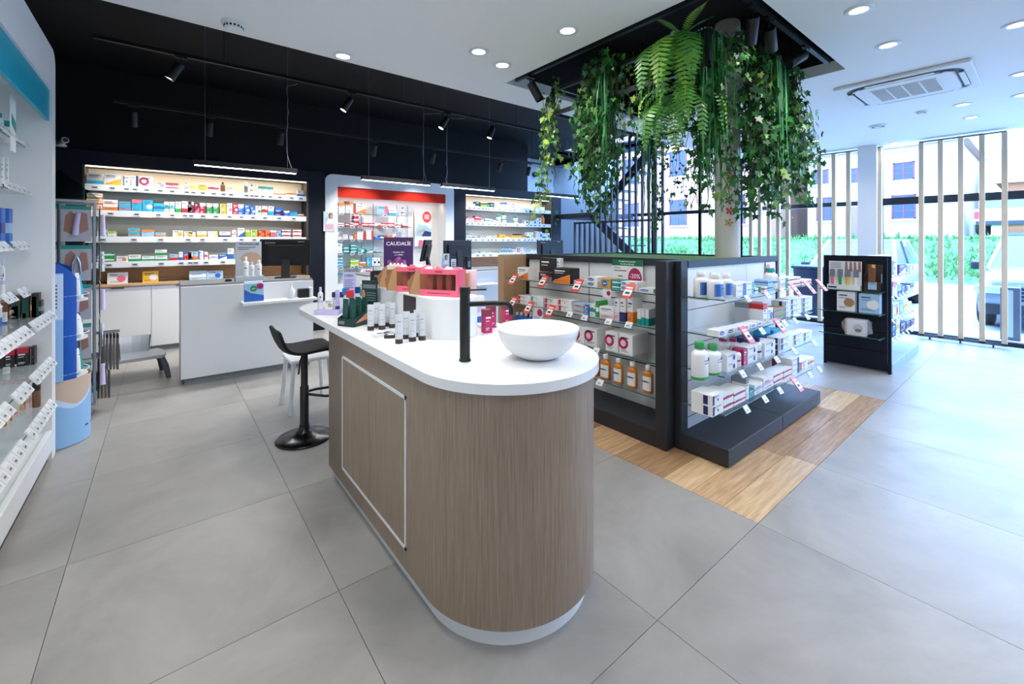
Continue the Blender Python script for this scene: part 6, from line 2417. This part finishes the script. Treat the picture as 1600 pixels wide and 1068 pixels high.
def car(label, loc, rz, body, length=4.4, width=1.82, height=1.62, suv=True):
    """nose towards local -x; origin on the ground at the nose, centre line"""
    t = thing('car', label, 'car', loc, rz)
    bm_ = P('car_paint_' + body, body, .22, coat=.6)
    dark = P('car_trim_dark', '20262e', .5)
    hd = .98 if suv else .86
    L_ = length
    sec = [(0.02, .35, .82), (.12, .28, hd - .12), (.9, .26, hd), (1.25, .26, hd + .04), (L_ - .3, .26, hd + .08), (L_ - .05, .32, hd - .02), (L_, .4, .8)]
    wsc = [.80, .92, 1, 1, 1, .96, .88]
    vs, fs = [], []
    for (x, z0, z1), ws in zip(sec, wsc):
        w = width / 2 * ws
        vs += [(x, -w, z0), (x, -w * 1.02, (z0 + z1) * .52), (x, -w * .9, z1), (x, 0, z1 + .03), (x, w * .9, z1), (x, w * 1.02, (z0 + z1) * .52), (x, w, z0)]
    for i in range(len(sec) - 1):
        for j in range(6):
            fs.append((i * 7 + j, i * 7 + j + 1, (i + 1) * 7 + j + 1, (i + 1) * 7 + j))
        fs.append((i * 7 + 6, i * 7, (i + 1) * 7, (i + 1) * 7 + 6))
    fs += [tuple(range(6, -1, -1)), tuple(range(42, 49))]
    MB().add(vs, fs, bm_, True).obj('body', t)
    hw_, top = width / 2 * .88, width / 2 * .68
    c0, c1, c2, c3 = 1.15, 1.95, L_ - .75, L_ - .2
    vs = [(c0, -hw_, hd), (c0, hw_, hd), (c1, -top, height), (c1, top, height), (c2, -top, height), (c2, top, height), (c3, -hw_, hd), (c3, hw_, hd)]
    MB().add(vs, [(0, 2, 3, 1), (4, 6, 7, 5), (0, 6, 4, 2), (1, 3, 5, 7)], cglass).obj('windows', t)
    g = MB().box(c1 - .03, c2 + .03, -top - .01, top + .01, height - .015, height + .03, bm_)
    for s in (-1, 1):
        g.tube([(c0, s * hw_, hd), (c1, s * top, height)], .035, bm_, 6).tube([(c3, s * hw_, hd), (c2, s * top, height)], .045, bm_, 6)
        g.tube([((c0 + c3) / 2, s * hw_ * 1.0, hd), ((c1 + c2) / 2, s * top, height)], .03, dark, 6)
    g.obj('roof', t)
    MB().box(-.01, .06, -.42, .42, .52, .74, dark).box(-.015, 0, -.36, .36, .56, .575, chrome).box(-.015, 0, -.36, .36, .62, .635, chrome).box(-.015, 0, -.36, .36, .68, .695, chrome).obj('grille', t)
    MB().box(-.0, .2, -width * .42, width * .42, .28, .45, dark).box(-.012, 0, -.26, .26, .4, .5, pm('w')).obj('bumper', t, .01)
    for s in (-1, 1):
        MB().box(.0, .25, s * width * .4 - .16, s * width * .4 + .16, .62, .76, P('headlight', 'c9d6e2', .08, .3)).obj('headlight', t, .03)
        MB().box(1.25, 1.4, s * (width * .5 + .03) - .09, s * (width * .5 + .03) + .09, hd - .02, hd + .13, dark).obj('mirror', t, .03)
        for wx in (.85, L_ - .85):
            w_ = MB()
            w_.M = Matrix.Translation((wx, s * (width / 2 - .12), .33)) @ Matrix.Rotation(pi / 2, 4, 'X')
            w_.lathe([(.0, -.11), (.27, -.11), (.33, -.09), (.33, .09), (.27, .11), (0, .11)], tyre, n=24)
            w_.lathe([(.2, -.115 if s > 0 else .115), (.05, -.12 if s > 0 else .12)], alu, n=18, caps=False)
            w_.obj('wheel', t)
    return t


car('dark blue-grey car parked nose to shop at right window edge', (10.75, -.05, -.06), 0, '77828f')
car('silver car parked nose to shop behind the second slat screen', (10.9, 2.85, -.06), 0, 'b9c2cc', 4.1, 1.78, 1.5, False)
t = thing('pickup_truck', 'white pickup truck seen from behind on raised road', 'truck', (26.6, Y_on_X(1572, 26.6), 1.65))
wp = P('pickup_white', 'd9d8d4', .3, coat=.4)
MB().box(0, 2.0, -.9, .9, .45, 1.1, wp).box(2.0, 5, -.9, .9, .45, 1.1, wp).obj('body', t, .04)
MB().add([(1.9, -.82, 1.08), (1.9, .82, 1.08), (2.2, -.66, 1.75), (2.2, .66, 1.75), (3.4, -.66, 1.75), (3.4, .66, 1.75), (4, -.82, 1.08), (4, .82, 1.08)], [(0, 1, 3, 2), (2, 3, 5, 4), (4, 5, 7, 6), (0, 2, 4, 6), (1, 7, 5, 3)], cglass).obj('cab', t)
MB().box(-.1, 0, -.85, .85, .42, .6, P('car_trim_dark', '20262e', .5)).obj('bumper', t, .02)
for s in (-1, 1):
    MB().box(-.02, .05, s * .82 - .07, s * .82 + .07, .68, 1.0, pm('re')).obj('tail_light', t)
    for wx in (.9, 4.1):
        w_ = MB()
        w_.M = Matrix.Translation((wx, s * .78, .36)) @ Matrix.Rotation(pi / 2, 4, 'X')
        w_.lathe([(.0, -.12), (.3, -.12), (.36, -.09), (.36, .09), (.3, .12), (0, .12)], tyre, n=20)
        w_.obj('wheel', t)
t = thing('roof_bar', 'dark loop bar on the pickup bed', 'bar', (26.9, Y_on_X(1572, 26.6), 2.75))
MB().tube([(0, -.75, 0), (0, -.65, .42), (0, .65, .42), (0, .75, 0)], .04, black, 6).obj('tube', t)
t = thing('wheelie_bin', 'dark blue wheeled bin outside behind gondola end', 'bin', (*[c for c in at_z(1272, 495, 0)[:2]], -.03))
MB().add([(-.22, -.22, .08), (.22, -.22, .08), (.22, .22, .08), (-.22, .22, .08), (-.27, -.27, .95), (.27, -.27, .95), (.27, .27, .95), (-.27, .27, .95)], [(3, 2, 1, 0), (4, 5, 6, 7), (0, 1, 5, 4), (1, 2, 6, 5), (2, 3, 7, 6), (3, 0, 4, 7)], P('bin_blue', '1f3658', .5)).obj('body', t, .02)
MB().box(-.3, .29, -.29, .29, .95, 1.0, P('bin_blue', '1f3658', .5)).obj('lid', t, .02)
for s in (-1, 1):
    MB().tube([(.2, s * .2, .09), (.2, s * .27, .09)], .09, tyre, 12).obj('wheel', t)
p = at_z(1579, 527, 0)
t = thing('bollard_bin', 'dark square litter post outside the right window', 'bin', (p.x, p.y, -.03))
MB().box(-.1, .1, -.1, .1, 0, .78, P('bollard_grey', '55606e', .5)).obj('body', t, .01)
MB().box(-.104, .104, -.03, .03, .05, .74, P('bollard_stripe', 'a9b6c4', .5)).obj('stripe', t)

# lettering becomes plain mesh
dg = bpy.context.evaluated_depsgraph_get()
for o in TEXTS:
    me = bpy.data.meshes.new_from_object(o.evaluated_get(dg))
    n = bpy.data.objects.new('lettering', me)
    COL.objects.link(n)
    n.parent = o.parent
    n.matrix_local = o.matrix_local.copy()
    bpy.data.objects.remove(o)
